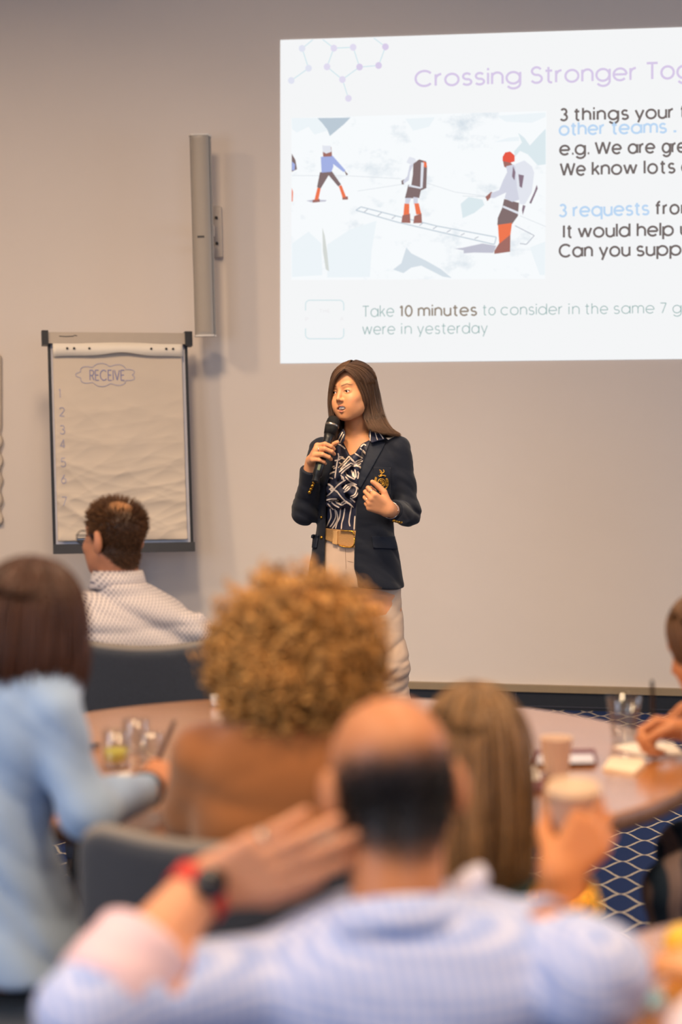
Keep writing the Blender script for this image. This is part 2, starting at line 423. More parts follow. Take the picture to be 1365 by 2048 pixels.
mk = T.new('ShaderNodeMapRange'); T.l.new(dd, mk.inputs[0]); mk.inputs[1].default_value = .0032; mk.inputs[2].default_value = .0050; mk.inputs[3].default_value = 1; mk.inputs[4].default_value = 0
fz = T.m('MULTIPLY_ADD', T.noise(T.obj(), 500, 2), .9, .5); fz2 = T.m('MULTIPLY_ADD', T.noise(T.obj(), 350, 3), 1.0, .45)
def scl(c, f):
    n = T.new('ShaderNodeVectorMath', operation='SCALE'); n.inputs[0].default_value = c[:3]; T.l.new(f, n.inputs['Scale']); return n.outputs[0]
T.l.new(T.mix(mk.outputs[0], scl(lin(36, 52, 94), fz2), scl(lin(196, 184, 166), fz)), b.inputs['Base Color'])
bp = T.new('ShaderNodeBump'); bp.inputs['Strength'].default_value = .5; bp.inputs['Distance'].default_value = .003
T.l.new(T.noise(T.obj(), 400, 2), bp.inputs['Height']); T.l.new(bp.outputs[0], b.inputs['Normal'])
def struct(name, VF, m, **k): return obj(name, VF, m, kind='structure', org=(0, 0, 0), **k)
struct('floor', box((XL, YB, -.1), (XR, 11, 0)), carpet, smooth=False)
struct('ceiling', box((XL, YB, ZC), (XR, 11, ZC + .1)), M('ceiling_paint', (225, 222, 216), .8, var=.03), smooth=False)
def wall_slab(x0, x1, z0, z1, e0, e1):
    V = [(x + NW[0] * e, wy(x) + NW[1] * e, z) for z in (z0, z1) for e in (e0, e1) for x in (x0, x1)]
    return np.array(V), [(0, 1, 3, 2), (4, 6, 7, 5), (0, 4, 5, 1), (2, 3, 7, 6), (0, 2, 6, 4), (1, 5, 7, 3)]
struct('wall_front', wall_slab(XL, XR, 0, ZC, -.15, 0), wall_m, smooth=False)
struct('wall_left', box((XL - .1, YB, 0), (XL, 11, ZC)), wall_m, smooth=False)
struct('wall_right', box((XR, YB, 0), (XR + .1, 11, ZC)), wall_m, smooth=False)
struct('wall_back', box((XL, YB - .1, 0), (XR, YB, ZC)), wall_m, smooth=False)
zt = lambda py: float(wall_pt(np.array(1100.), np.array(float(py)))[2])
bb = struct('baseboard_front', wall_slab(XL, XR, 0, zt(1383), 0, .022), M('baseboard_navy', (35, 39, 48), .45, var=.1), smooth=False)
# raised mouldings on the baseboard
L = []
xx = -4.4
while xx < 5.2:
    for a, c, z0, z1 in ((xx, xx + .62, .014, .02), (xx, xx + .62, .096, .102), (xx, xx + .006, .014, .102), (xx + .614, xx + .62, .014, .102)):
        L.append(wall_slab(a, min(c, 5.4), z0, z1, .022, .027))
    xx += .66
obj('panel_moulding', cat_vf(*L), M('baseboard_moulding', (58, 60, 72), .4), bb, smooth=False)
struct('trim_1', wall_slab(XL, XR, zt(1383), zt(1369.5), 0, .035), M('trim_taupe', (146, 128, 104), .5), smooth=False)

# ================================================================== PROJECTED SLIDE
def px_tri(poly, e, step=400):
    Q, F = tri_poly(poly, step); return wall_pt(Q[:, 0], Q[:, 1], e), F
def facing(VF):
    V, F = VF; o = []
    for f in F:
        n = np.cross(V[f[1]] - V[f[0]], V[f[2]] - V[f[0]]); o.append(f if n @ NW > 0 else f[::-1])
    return V, o
SX1 = 1722
slide = obj('projected_slide', facing(px_tri([(561, 80), (SX1, 43), (SX1, 714), (561, 727)], .004)), EM('slide_white', (245, 246, 247)), smooth=False,
            label='bright white projected slide about crossing stronger together, high on the front wall', cat='projection')
def sl_poly(polys, rgb, name, e, parent=slide, f=lambda p: p):
    return obj(name, facing(cat_vf(*[px_tri(f(p), e, 500) for p in polys])), EM('slide_%d_%d_%d' % rgb, rgb), parent, smooth=False)
def rib_px(L, wd, closed=False):
    L = np.asarray(L, float); d = np.diff(L, axis=0); d /= np.linalg.norm(d, axis=1, keepdims=True) + 1e-9
    k = [i + 1 for i in range(len(d) - 1) if d[i] @ d[i + 1] < .72]
    if k:
        cuts = [0] + k + [len(L) - 1]; return cat_vf(*[rib_px(L[a:b + 1], wd) for a, b in zip(cuts[:-1], cuts[1:])])
    L = L.copy(); T_ = np.gradient(L, axis=0); T_ /= np.linalg.norm(T_, axis=1, keepdims=True) + 1e-9
    for i in range(1, len(L) - 1):
        a, c = L[i] - L[i - 1], L[i + 1] - L[i]; a = a / (np.linalg.norm(a) + 1e-9); c = c / (np.linalg.norm(c) + 1e-9); t = a + c; t /= np.linalg.norm(t) + 1e-9; T_[i] = t
    N_ = np.stack([-T_[:, 1], T_[:, 0]], 1) * wd / 2; n = len(L)
    return np.concatenate([L + N_, L - N_]), [(i, i + 1, n + i + 1, n + i) for i in range(n - 1)]
def A(cx, cy, rx, ry, a0, a1, n=18): return [(cx + rx * math.cos(math.radians(a0 + (a1 - a0) * i / n)), cy + ry * math.sin(math.radians(a0 + (a1 - a0) * i / n))) for i in range(n + 1)]
X_ = .76; O_ = A(.38, .38, .38, .38, 0, 360, 32)
dot = lambda x, y: [(x - .065, y), (x + .065, y)]
FONT = {
 'o': (.76, [O_]), 'c': (.70, [A(.38, .38, .38, .38, 45, 315, 24)]), 'e': (.76, [[(.02, .38), (.76, .38)] + A(.38, .38, .38, .38, 0, 318, 28)[1:]]),
 'a': (.78, [O_, [(.78, X_), (.78, 0)]]), 'd': (.78, [O_, [(.78, 1.06), (.78, 0)]]), 'q': (.78, [O_, [(.78, X_), (.78, -.32)]]),
 'g': (.78, [O_, [(.78, X_), (.78, 0)] + A(.40, -.0, .38, .33, 0, -150)]), 'p': (.78, [A(.40, .38, .38, .38, 0, 360, 32), [(0, X_), (0, -.32)]]),
 'h': (.6, [[(0, 1.06), (0, 0)], [(0, .44)] + A(.30, .46, .30, .30, 180, 0) + [(.6, 0)]]), 'n': (.6, [[(0, X_), (0, 0)], [(0, .44)] + A(.30, .46, .30, .30, 180, 0) + [(.6, 0)]]),
 'm': (1.04, [[(0, X_), (0, 0)], [(0, .44)] + A(.26, .50, .26, .26, 180, 0) + [(.52, 0)], [(.52, .44)] + A(.78, .50, .26, .26, 180, 0) + [(1.04, 0)]]),
 'u': (.6, [[(0, X_), (0, .3)] + A(.30, .30, .30, .30, 180, 360) + [(.6, .3)], [(.6, X_), (.6, 0)]]), 'r': (.32, [[(0, X_), (0, 0)], [(0, .40)] + A(.32, .42, .32, .34, 180, 90)]),
 't': (.38, [[(.16, 1.0), (.16, .16)] + A(.32, .16, .16, .16, 180, 270, 8)[1:] + [(.38, 0)], [(-.02, X_), (.38, X_)]]), 'i': (.0, [[(0, X_), (0, 0)], dot(0, 1.0)]), 'l': (0, [[(0, 1.06), (0, 0)]]),
 'k': (.5, [[(0, 1.06), (0, 0)], [(.48, X_), (.02, .30)], [(.2, .46), (.52, 0)]]), 'f': (.38, [[(.14, 0), (.14, .84)] + A(.34, .84, .20, .22, 180, 80, 8), [(-.04, X_), (.36, X_)]]),
 's': (.5, [A(.25, .565, .22, .195, 30, 270, 16) + A(.25, .19, .25, .19, 90, -150, 16)[1:]]), 'S': (.62, [A(.31, .755, .27, .245, 25, 270, 16) + A(.31, .26, .31, .26, 90, -155, 16)[1:]]),
 'w': (1.0, [[(0, X_), (.25, 0), (.5, X_), (.75, 0), (1.0, X_)]]), 'W': (1.3, [[(0, 1), (.32, 0), (.65, 1), (.98, 0), (1.3, 1)]]), 'y': (.64, [[(0, X_), (.32, .02)], [(.64, X_), (.2, -.32)]]),
 'T': (.68, [[(0, 1), (.68, 1)], [(.34, 1), (.34, 0)]]), 'C': (.92, [A(.5, .5, .5, .5, 42, 318, 28)]), 'I': (0, [[(0, 1), (0, 0)]]), 'E': (.5, [[(.5, 1), (0, 1), (0, 0), (.5, 0)], [(0, .52), (.44, .52)]]),
 'H': (.7, [[(0, 1), (0, 0)], [(.7, 1), (.7, 0)], [(0, .5), (.7, .5)]]),
 'R': (.56, [[(0, 0), (0, 1)] + [(.28, 1)] + A(.28, .74, .26, .26, 90, -90, 12) + [(0, .48)], [(.26, .48), (.56, 0)]]), 'P': (.54, [[(0, 0), (0, 1), (.28, 1)] + A(.28, .73, .26, .27, 90, -90, 12) + [(0, .46)]]),
 'V': (.7, [[(0, 1), (.35, 0), (.7, 1)]]), 'A': (.76, [[(0, 0), (.38, 1), (.76, 0)], [(.13, .34), (.63, .34)]]),
 '0': (.66, [A(.33, .5, .33, .5, 0, 360, 30)]), '1': (.26, [[(0, .82), (.2, 1), (.2, 0)]]), '2': (.56, [A(.28, .72, .27, .27, 160, -30, 12) + [(0, 0), (.56, 0)]]),
 '3': (.56, [A(.27, .755, .24, .235, 150, -90, 16) + A(.27, .26, .29, .26, 90, -155, 16)[1:]]), '4': (.62, [[(.44, 0), (.44, 1), (0, .25), (.62, .25)]]),
 '5': (.56, [[(.5, 1), (.1, 1), (.05, .56)] + A(.26, .32, .29, .32, 125, -150, 18)]), '6': (.58, [[(.42, 1), (.06, .45)], A(.29, .29, .28, .29, 0, 360, 24)]), '7': (.56, [[(0, 1), (.56, 1), (.18, 0)]]), '.': (.06, [dot(.06, .06)]),
}
def layout(txt, gap):
    x = 0; out = []
    for ch in txt:
        if ch == ' ': x += .34; continue
        wv, st = FONT[ch]; out += [[(p[0] + x, p[1]) for p in s] for s in st]; x += wv + gap
    return out, x - gap
def word(txt, x0, x1, yb0, yb1, cap, wd, gap=.23):
    """baseline runs from (x0, yb0) to (x1, yb1) in slide pixels"""
    st, W = layout(txt, gap); s = (x1 - x0 - wd) / max(W, .01); L = []
    for p in st:
        q = [(x0 + wd / 2 + a * s, yb0 + (yb1 - yb0) * a / max(W, .01) - c * cap) for a, c in p]; L.append(rib_px(q, wd))
    return cat_vf(*L)
def text(name, words, rgb, e=.010):
    for V, F in words:
        obj(name, facing((wall_pt(np.asarray(V)[:, 0], np.asarray(V)[:, 1], e), F)), EM('slide_%d_%d_%d' % rgb, rgb), slide, smooth=False)
DK, PUR, BLU, TEAL, BRN = (116, 106, 104), (216, 202, 232), (189, 216, 244), (152, 180, 178), (150, 136, 122)
text('title_word', [word('Crossing', 829.5, 1043.5, 172.5, 166.5, 30, 4.6), word('Stronger', 1061, 1275, 166, 159.5, 31, 4.6), word('Together', 1292, 1512, 158.5, 151, 32, 4.8)], PUR)
text('text_word', [word('3', 1120, 1137, 241, 240.6, 23, 4.3), word('things', 1148, 1259, 240.5, 238, 23, 4.3, .3), word('your', 1270, 1349, 237.6, 235.5, 23, 4.3), word('team', 1361, 1435, 235, 233, 23, 4.3)], DK)
text('text_word', [word('other', 1118, 1211, 270, 267.6, 23, 4.3), word('teams', 1223, 1335, 267.5, 264.8, 23, 4.3), word('.', 1346, 1353, 264, 264, 23, 4.3)], BLU, .012)
text('text_word', [word('e.g.', 1119, 1180, 309.5, 308, 23.5, 4.3), word('We', 1190, 1245, 308, 306.8, 23.5, 4.3), word('are', 1256, 1312, 306.5, 305.2, 23.5, 4.3), word('great', 1324, 1405, 305, 303, 23.5, 4.3)], DK)
text('text_word', [word('We', 1120, 1173, 351, 349.8, 24, 4.3), word('know', 1184, 1276, 349.5, 347, 24, 4.3), word('lots', 1288, 1352, 346.8, 345.2, 24, 4.3, .3), word('of', 1363, 1398, 345, 344, 24, 4.3)], DK)
text('text_word', [word('3', 1118, 1135, 433, 432.6, 23.5, 4.3), word('requests', 1146, 1300, 432.4, 428.8, 23.5, 4.3)], BLU)
text('text_word', [word('from', 1311, 1390, 428.6, 426.5, 23.5, 4.3, .3)], DK)
text('text_word', [word('It', 1126.5, 1146, 475, 474.6, 24, 4.3, .34), word('would', 1156, 1262, 474.4, 472.4, 24, 4.3), word('help', 1274, 1349, 472.2, 470.4, 24, 4.3), word('us', 1361, 1398, 470.2, 469.4, 24, 4.3)], DK)
text('text_word', [word('Can', 1118, 1187, 513.5, 512.6, 24, 4.3), word('you', 1198, 1262, 512.4, 511.4, 24, 4.3), word('support', 1273, 1420, 511.2, 508.6, 24, 4.3)], DK)
text('text_word', [word('Take', 725, 789, 633.6, 632.6, 21, 1.7), word('to', 966, 992, 630.2, 629.9, 20, 1.7, .32), word('consider', 1002, 1126, 629.8, 628.4, 20, 1.7), word('in', 1138, 1160, 628.3, 628, 20, 1.7, .34), word('the', 1171, 1217, 627.9, 627.3, 20, 1.7, .3),
                    word('same', 1228, 1310, 627.2, 626.2, 20, 1.7), word('7', 1321, 1334, 626.1, 626, 20, 1.7), word('groups', 1346, 1450, 625.9, 624.6, 20, 1.7)], TEAL)
text('text_word', [word('10', 799, 826, 632.4, 632, 20.5, 3.4, .3), word('minutes', 836, 955, 631.9, 630.3, 20.5, 3.4, .27)], BRN)
text('text_word', [word('were', 725, 791, 668.5, 668, 20, 1.7), word('in', 803, 824, 667.8, 667.6, 20, 1.7, .34), word('yesterday', 835, 976, 667.5, 666.3, 20, 1.7, .25)], TEAL)
# rounded bracket emblem
def brk(top):
    y0 = 604 if top else 674; sg = 1 if top else -1
    p = [(611.5, y0 + sg * 17), (611.5, y0 + sg * 6)] + A(620, y0 + sg * 5, 8.5, 8.5 * sg, 180, 270, 8) + A(679.5, y0 + sg * 5, 8.5, 8.5 * sg, 270, 360, 8) + [(688, y0 + sg * 17)]
    return rib_px(p, 1.9)
text('emblem_bracket', [brk(True), brk(False)], (208, 228, 232))
text('emblem_lettering', [word('THE', 639, 660, 625, 624.6, 6, 1, .4), word('P', 611, 617, 642, 642, 7, 1), word('A', 681, 688, 641, 641, 7, 1)], (236, 234, 236))
# molecule pattern
ND = {'a': (604.6, 96.9), 'b': (617.6, 136.5), 'c': (583, 161), 'd': (668.2, 96.3), 'e': (706.8, 94.5), 'f': (654.5, 133.6), 'g': (719.6, 134), 'h': (685.3, 159), 'i': (697.4, 196.7), 'j': (757.8, 131), 'k': (771.4, 93.6), 'p': (626, 79.5), 'q': (646, 79), 'r': (748, 76)}
text('molecule_bond', [rib_px([ND[x[0]], ND[x[1]]], 1.7) for x in ('ap', 'ab', 'bc', 'qd', 'de', 'df', 'fh', 'hg', 'ge', 'hi', 'gj', 'jk', 'kr')], (203, 228, 236), .008)
for ks, c in (('abc', (226, 228, 242)), ('dfehi', (226, 220, 240)), ('gjk', (218, 206, 234))):
    for k in ks: sl_poly([[(ND[k][0] + 6.6 * math.cos(t), ND[k][1] + 6.9 * math.sin(t)) for t in np.linspace(0, 2 * PI, 20)[:-1]]], c, 'molecule_atom', .011)
# projected mountain photograph
pho = sl_poly([[(583, 236), (1094, 222), (1091, 558), (583, 560)]], (247, 250, 252), 'slide_photo', .008)
zf = lambda p: zc(p, 2.528, 570, 210)
CLIMB = {}
def ph(polys, rgb, name='photo_climber', e=.012):
    for p in polys:
        if name == 'photo_climber': CLIMB.setdefault(int(np.searchsorted([70, 400, 900], p[0][0])), []).append((p, rgb, e))
        else: sl_poly([p], rgb, name, e, pho, zf)
ph([[(35, 66), (180, 66), (215, 130), (150, 150), (120, 110), (60, 140), (36, 120)], [(610, 70), (760, 62), (730, 110), (650, 130)], [(36, 700), (120, 640), (185, 700), (190, 860), (36, 870)], [(215, 705), (330, 630), (465, 585), (440, 730), (430, 870), (215, 872)],
    [(1060, 188), (1130, 165), (1185, 160), (1185, 182)], [(1070, 55), (1320, 38), (1320, 60), (1250, 90), (1120, 85)], [(1240, 720), (1318, 690), (1316, 860), (1290, 860)]], (238, 245, 249), 'photo_snow', .010)
ph([[(890, 500), (930, 465), (1000, 478), (1010, 505), (960, 545), (900, 572)], [(1180, 140), (1212, 165), (1240, 205), (1290, 150), (1320, 120), (1320, 300), (1280, 305), (1230, 250), (1190, 232), (1165, 262), (1160, 235), (1200, 190)]], (221, 234, 239), 'photo_ice', .0112)
ph([[(615, 720), (640, 750), (720, 790), (790, 830), (845, 875), (800, 868), (690, 812), (640, 822), (600, 850), (548, 832), (590, 800)]], (214, 224, 232), 'photo_ice', .0112)
ph([[(165, 66), (332, 64), (300, 97), (228, 157), (215, 125), (190, 92)]], (188, 202, 214), 'photo_rock', .0112)
ph([[(190, 620), (202, 660), (214, 740), (224, 840), (208, 832), (193, 740)]], (214, 218, 214), 'photo_rock', .0112)
ph([[(858, 726), (900, 722), (935, 714), (1000, 700), (1070, 712), (1055, 748), (960, 746), (905, 750), (905, 735)], [(108, 484), (150, 478), (212, 481), (206, 488), (140, 493)]], (196, 196, 210), 'photo_shadow', .0112)
def zr(L, wd): V, F = rib_px(L, wd); return V, F
def lines(Ls, wd, rgb, name):
    V, F = cat_vf(*[zr(zf(l), wd) for l in Ls]); obj(name, facing((wall_pt(V[:, 0], V[:, 1], .0118), F)), EM('slide_%d_%d_%d' % rgb, rgb), pho, smooth=False)
lines([[(360, 532), (560, 590), (740, 632), (1060, 705), (1066, 686), (1070, 668), (770, 612), (600, 570), (385, 515), (360, 532)]], 2.2, (196, 208, 218), 'photo_ladder')
lines([[(1190, 700), (1222, 705), (1262, 660), (1165, 610)]], 1.4, (170, 175, 188), 'photo_anchor')
for i in range(9): lines([[(420 + i * 70, 526 + i * 17.5), (400 + i * 70, 544 + i * 16.5)]], 1.4, (170, 175, 188), 'ladder_rung')
for l_ in [[(36, 357), (320, 358), (590, 373)], [(370, 435), (600, 400)], [(720, 395), (860, 440), (1020, 462)], [(1190, 560), (1320, 615)], [(900, 460), (1030, 465)]]: lines([l_], 1.0, (216, 222, 228), 'photo_rope')
ph([[(650, 295), (680, 275), (715, 285), (720, 312), (716, 420), (690, 432), (640, 405), (648, 350)], [(178, 340), (238, 335), (285, 402), (270, 412), (222, 355), (180, 425), (163, 415)], [(625, 402), (690, 428), (680, 470), (640, 472), (608, 470)],
    [(1110, 475), (1185, 495), (1180, 560), (1150, 602), (1075, 607), (1078, 570), (1100, 520)], [(298, 326), (320, 350), (312, 357)], [(590, 382), (606, 376), (602, 402), (592, 402)], [(35, 245), (54, 278), (62, 325), (35, 338)]], (132, 112, 112))
ph([[(190, 205), (235, 212), (241, 272), (225, 290), (195, 272)], [(1103, 280), (1140, 288), (1152, 302), (1125, 320), (1110, 312)], [(1015, 465), (1045, 438), (1057, 450), (1025, 486)], [(595, 558), (634, 548), (636, 597), (590, 595)], [(655, 562), (692, 546), (694, 597), (650, 598)],
    [(1060, 738), (1085, 698), (1142, 652), (1140, 742), (1060, 753)], [(140, 480), (176, 474), (178, 490), (142, 494)], [(290, 462), (319, 462), (320, 478), (292, 479)]], (164, 112, 104), e=.0126)
ph([[(182, 262), (240, 260), (246, 310), (236, 338), (186, 342)], [(238, 252), (307, 330), (298, 340), (232, 288)], [(36, 285), (52, 300), (50, 330), (36, 330)]], (165, 178, 228), e=.013)
ph([[(165, 418), (182, 422), (170, 478), (150, 480)], [(273, 410), (287, 405), (310, 464), (293, 470)], [(605, 498), (630, 500), (630, 552), (600, 557)], [(655, 498), (678, 497), (690, 550), (665, 554)], [(1078, 606), (1150, 596), (1142, 655), (1085, 702)], [(35, 418), (42, 440), (40, 488), (35, 488)], [(700, 284), (718, 292), (718, 318), (700, 310)]], (240, 122, 84), e=.0134)
ph([[(1102, 262), (1115, 240), (1140, 235), (1163, 255), (1163, 285), (1140, 292), (1102, 282)]], (232, 92, 74), e=.0134)
ph([[(1120, 310), (1160, 300), (1180, 340), (1185, 480), (1150, 490), (1112, 472), (1120, 442), (1060, 470), (1040, 470), (1045, 445), (1085, 430), (1105, 380), (1125, 340)], [(610, 470), (640, 470), (628, 502), (608, 502)], [(650, 465), (673, 468), (673, 500), (652, 500)], [(652, 298), (634, 340), (628, 380), (602, 398), (598, 386), (620, 360), (632, 305)]], (212, 214, 228), e=.013)
ph([[(1165, 300), (1212, 280), (1250, 310), (1262, 342), (1250, 440), (1215, 502), (1190, 502), (1175, 420)], [(615, 290), (630, 262), (655, 268), (668, 285), (640, 303)], [(690, 290), (704, 292), (697, 420), (685, 420)], [(1105, 508), (1182, 540), (1180, 552), (1102, 518)], [(190, 206), (232, 206), (236, 236), (210, 246), (192, 236)], [(628, 402), (690, 416), (688, 424), (626, 412)]], (228, 231, 240), e=.0138)
ph([[(1155, 308), (1167, 340), (1162, 382), (1150, 362)], [(1182, 350), (1210, 356), (1200, 420), (1188, 412)]], (140, 120, 134), e=.0142)
ph([[(1275, 403), (1280, 422), (1246, 500), (1237, 495), (1262, 440)], [(1205, 505), (1218, 510), (1204, 556), (1200, 530)]], (140, 120, 134), 'photo_axe', .0142)

for k_, ps in CLIMB.items():
    V, F = cat_vf(*[px_tri(zf(p), e, 500) for p, c, e in ps]); cs = sorted({c for _, c, _ in ps}); mi = []
    for p, c, e in ps: mi += [cs.index(c)] * len(px_tri(zf(p), e, 500)[1])
    o = obj('photo_climber', facing((V, F)), [EM('slide_%d_%d_%d' % c, c) for c in cs], pho, smooth=False)
    o.data.polygons.foreach_set('material_index', mi)
m = bpy.data.materials.new('slide_photo_snow'); m.use_nodes = True; T = NT(m); T.n.remove(T.n['Principled BSDF']); e_ = T.new('ShaderNodeEmission')
n1 = T.noise(T.obj(), 5.5, 8, .66, (1, 1, 1.4)); mr = T.new('ShaderNodeMapRange'); T.l.new(n1, mr.inputs[0]); mr.inputs[1].default_value = .56; mr.inputs[2].default_value = .80
T.l.new(T.mix(mr.outputs[0], lin(248, 251, 253), lin(206, 218, 228)), e_.inputs[0]); T.l.new(e_.outputs[0], T.n['Material Output'].inputs[0])
pho.data.materials[0] = m

# ================================================================== FLIPCHART
def quad_frame(c00, c10, c01, c11):
    n = nrm(np.cross(c10 - c00, c01 - c00))
    if n[1] > 0: n = -n
    f = lambda u, v, e: (c00 * (1 - u) * (1 - v) + c10 * u * (1 - v) + c01 * (1 - u) * v + c11 * u * v) + n * e
    return f
def qbox(f, u0, u1, v0, v1, e0, e1):
    V = np.array([f(u, v, e) for e in (e0, e1) for v in (v0, v1) for u in (u0, u1)])
    return V, [(0, 2, 3, 1), (4, 5, 7, 6), (0, 1, 5, 4), (2, 6, 7, 3), (0, 4, 6, 2), (1, 3, 7, 5)]
YA, YB_ = 8.86, 9.0
ff = quad_frame(at(110, 1103, YA), at(385, 1098, YB_), at(98, 668, YA + .09), at(372, 670, YB_ + .09))
blk = M('black_plastic', (34, 33, 36), .4)
fcb = at(235, 1100, 9.05); fl = thing('flipchart_stand', (fcb[0], 9.1, 0), 'flipchart easel with paper headed RECEIVE, standing below the wall speaker', 'flipchart')
obj('board', qbox(ff, .0, 1.0, .0, .985, -.02, 0), M('whiteboard_lilac', (206, 204, 214), .3, var=.03), fl, smooth=False)
for u0, u1 in ((-.012, .008), (.988, 1.008)): obj('edge_rail', qbox(ff, u0, u1, .0, .96, -.022, .006), blk, fl, smooth=False)
obj('pen_tray', qbox(ff, -.012, 1.012, -.012, .032, -.03, .045), M('tray_grey', (56, 55, 58), .45), fl, smooth=False)
alu = M('clamp_aluminium', (172, 158, 144), .38, .25, var=.04)
hd = obj('clamp_bar', qbox(ff, -.01, 1.0, .953, 1.005, -.01, .035), alu, fl, smooth=False)
def mark(name, polys_uv, m, par, wd, e, f=None):
    L = []
    for s in polys_uv:
        V, F = rib_px(s, wd); L.append((V, F))
    V, F = cat_vf(*L); g = f or ff
    V3 = np.array([g(u, v / 1.46, e) for u, v in V]); n = ff(.5, .5, 1) - ff(.5, .5, 0)
    F = [q if np.cross(V3[q[1]] - V3[q[0]], V3[q[2]] - V3[q[0]]) @ n > 0 else q[::-1] for q in F]
    return obj(name, (V3, F), m, par, smooth=False)
mark('maker_mark', [[(.07, 1.44), (.12, 1.437), (.175, 1.44)], [(.175, 1.446), (.2, 1.443)]], blk, hd, .006, .0355)
for u0, u1 in ((-.055, -.008), (.985, 1.04)):
    obj('end_cap', qbox(ff, u0, u1, .945, 1.012, -.022, .045), blk, fl, smooth=False)
# paper pad with folds
def paper_h(u, v):
    P = np.stack([u * 3, v * 4, u * 0], 1)
    lo = np.clip(1.15 - v * 1.15, .12, 1)
    h = lo ** 1.5 * (.011 * ridge(np.stack([u * .55, v + .06 * np.sin(u * 4), u * 0], 1), 15, 3, (.12, 1, 0)) + .006 * ridge(np.stack([u * .6, v, u * 0], 1), 26, 8, (-.2, 1, 0))) + .004 * fbm(P, 5, 2) * lo
    return h + .010 * np.exp(-((v - .02) / .03) ** 2)
def sheet(g, u0, u1, v0, v1, nu, nv, e, amp=1):
    U, Vv = np.meshgrid(np.linspace(u0, u1, nu), np.linspace(v0, v1, nv)); u, v = U.ravel(), Vv.ravel(); h = paper_h((u - u0) / (u1 - u0), (v - v0) / (v1 - v0)) * amp + e
    P = np.array([g(a, c, d) for a, c, d in zip(u, v, h)]); i = np.arange(nu * nv).reshape(nv, nu)
    return P, [tuple(q) for q in np.stack([i[:-1, :-1], i[:-1, 1:], i[1:, 1:], i[1:, :-1]], -1).reshape(-1, 4)]
pap = M('flipchart_paper', (198, 184, 170), .75, var=.03, scale=6, spec=.2)
pd = obj('paper_pad', sheet(ff, .022, .962, .045, .952, 90, 170, .024), pap, fl, solid=.004)
# torn strip folded under the clamp
us = np.linspace(.022, .966, 40); arch = .892 + .024 * np.exp(-((us - .52) / .16) ** 2) + .004 * np.sin(us * 9)
V = np.concatenate([[ff(u, a, .040 + .012 * math.exp(-((u - .5) / .2) ** 2)) for u, a in zip(us, arch)], [ff(u, .962, .034) for u in us]])
obj('torn_strip', (V, [(i, i + 1, 41 + i, 40 + i) for i in range(39)]), M('paper_strip', (220, 210, 198), .7, var=.02), pd, solid=.0015)
for u in (.125, .175, .285, .735, .845, .895): obj('punch_hole', lathe([(.006, 0), (.006, .003)], 12, ff(.5, .5, 1) - ff(.5, .5, 0), ff(u, .93, .040)), blk, pd, smooth=False)
pen = M('blue_marker', (128, 128, 168), .7)
g2 = lambda u, v, e: ff(u, v, e + .022 + float(paper_h(np.array([(u - .022) / .94]), np.array([(v - .045) / .907]))[0]))
def uvtext(txt, u0, u1, v0, cap, gap=.2):
    st, W = layout(txt, gap); s = (u1 - u0) / max(W, .05) if W > .05 else cap
    return [[(u0 + a * s, v0 + c * cap) for a, c in p] for p in st]
mark('handwriting', uvtext('RECEIVE', .285, .535, 1.146, .068, .22), pen, pd, .0060, .0045, g2)
cl = [(.40 + .190 * math.cos(t) * (1 + .15 * abs(math.sin(4.5 * t))), 1.182 + .056 * math.sin(t) * (1 + .42 * abs(math.sin(4.5 * t)))) for t in np.linspace(0, 2 * PI, 90)]
pen2 = M('blue_marker_faint', (158, 155, 178), .7)
mark('cloud_outline', [cl], pen2, pd, .0045, .0045, g2)
num = {}
for k, vv in zip('1234567', (1.03, .905, .785, .69, .565, .455, .305)): num[k] = uvtext(k, .058, .058 + (.01 if k == '1' else .034), vv, .058)
for k in '1234567': mark('numeral', num[k], pen2, pd, .0055, .0045, g2)
# easel column and base
ft = fcb; obj('column', cat_vf(box((ft[0] - .022, 9.055, .06), (ft[0] + .022, 9.095, 1.9 - .3), .006)), M('easel_grey', (120, 120, 122), .4, .5), fl)
obj('base', cat_vf(*[box((ft[0] - .3, 9.0, .03), (ft[0] + .3, 9.06, .065), .01), box((ft[0] - .03, 8.85, .03), (ft[0] + .03, 9.3 - .1, .065), .01)]), blk, fl)
for dx, dy in ((-.28, 9.03), (.28, 9.03), (0, 8.87)): obj('caster', xf(lathe([(.008, -.012), (.03, -.011), (.03, .011), (.008, .012)], 20, (1, 0, 0)), None, (ft[0] + dx, dy, .03)), blk, fl)

# sheet hanging at the left edge of the frame
gl = quad_frame(wall_pt(-215., 1045.), wall_pt(5., 1048.), wall_pt(-220., 705.), wall_pt(4., 705.))
U, Vv = np.meshgrid(np.linspace(0, 1, 40), np.linspace(0, 1, 60)); u, v = U.ravel(), Vv.ravel()
ue = 1 + .012 * np.sin(v * 55) * (v < .55) - .03 * np.clip((v - .97) / .03, 0, 1) ** 2
V = np.array([gl(a * c, d, .012 + .006 * math.sin(d * 40 + a * 2) * (1.1 - d) + .01 * a) for a, c, d in zip(u, ue, v)]); i = np.arange(2400).reshape(60, 40)
obj('paper_sheet', (V, [tuple(q) for q in np.stack([i[:-1, :-1], i[:-1, 1:], i[1:, 1:], i[1:, :-1]], -1).reshape(-1, 4)]), pap, solid=.006, org=gl(.5, 0, 0),
    label='cream paper sheet with wavy edge hung on wall at the extreme left', cat='paper')

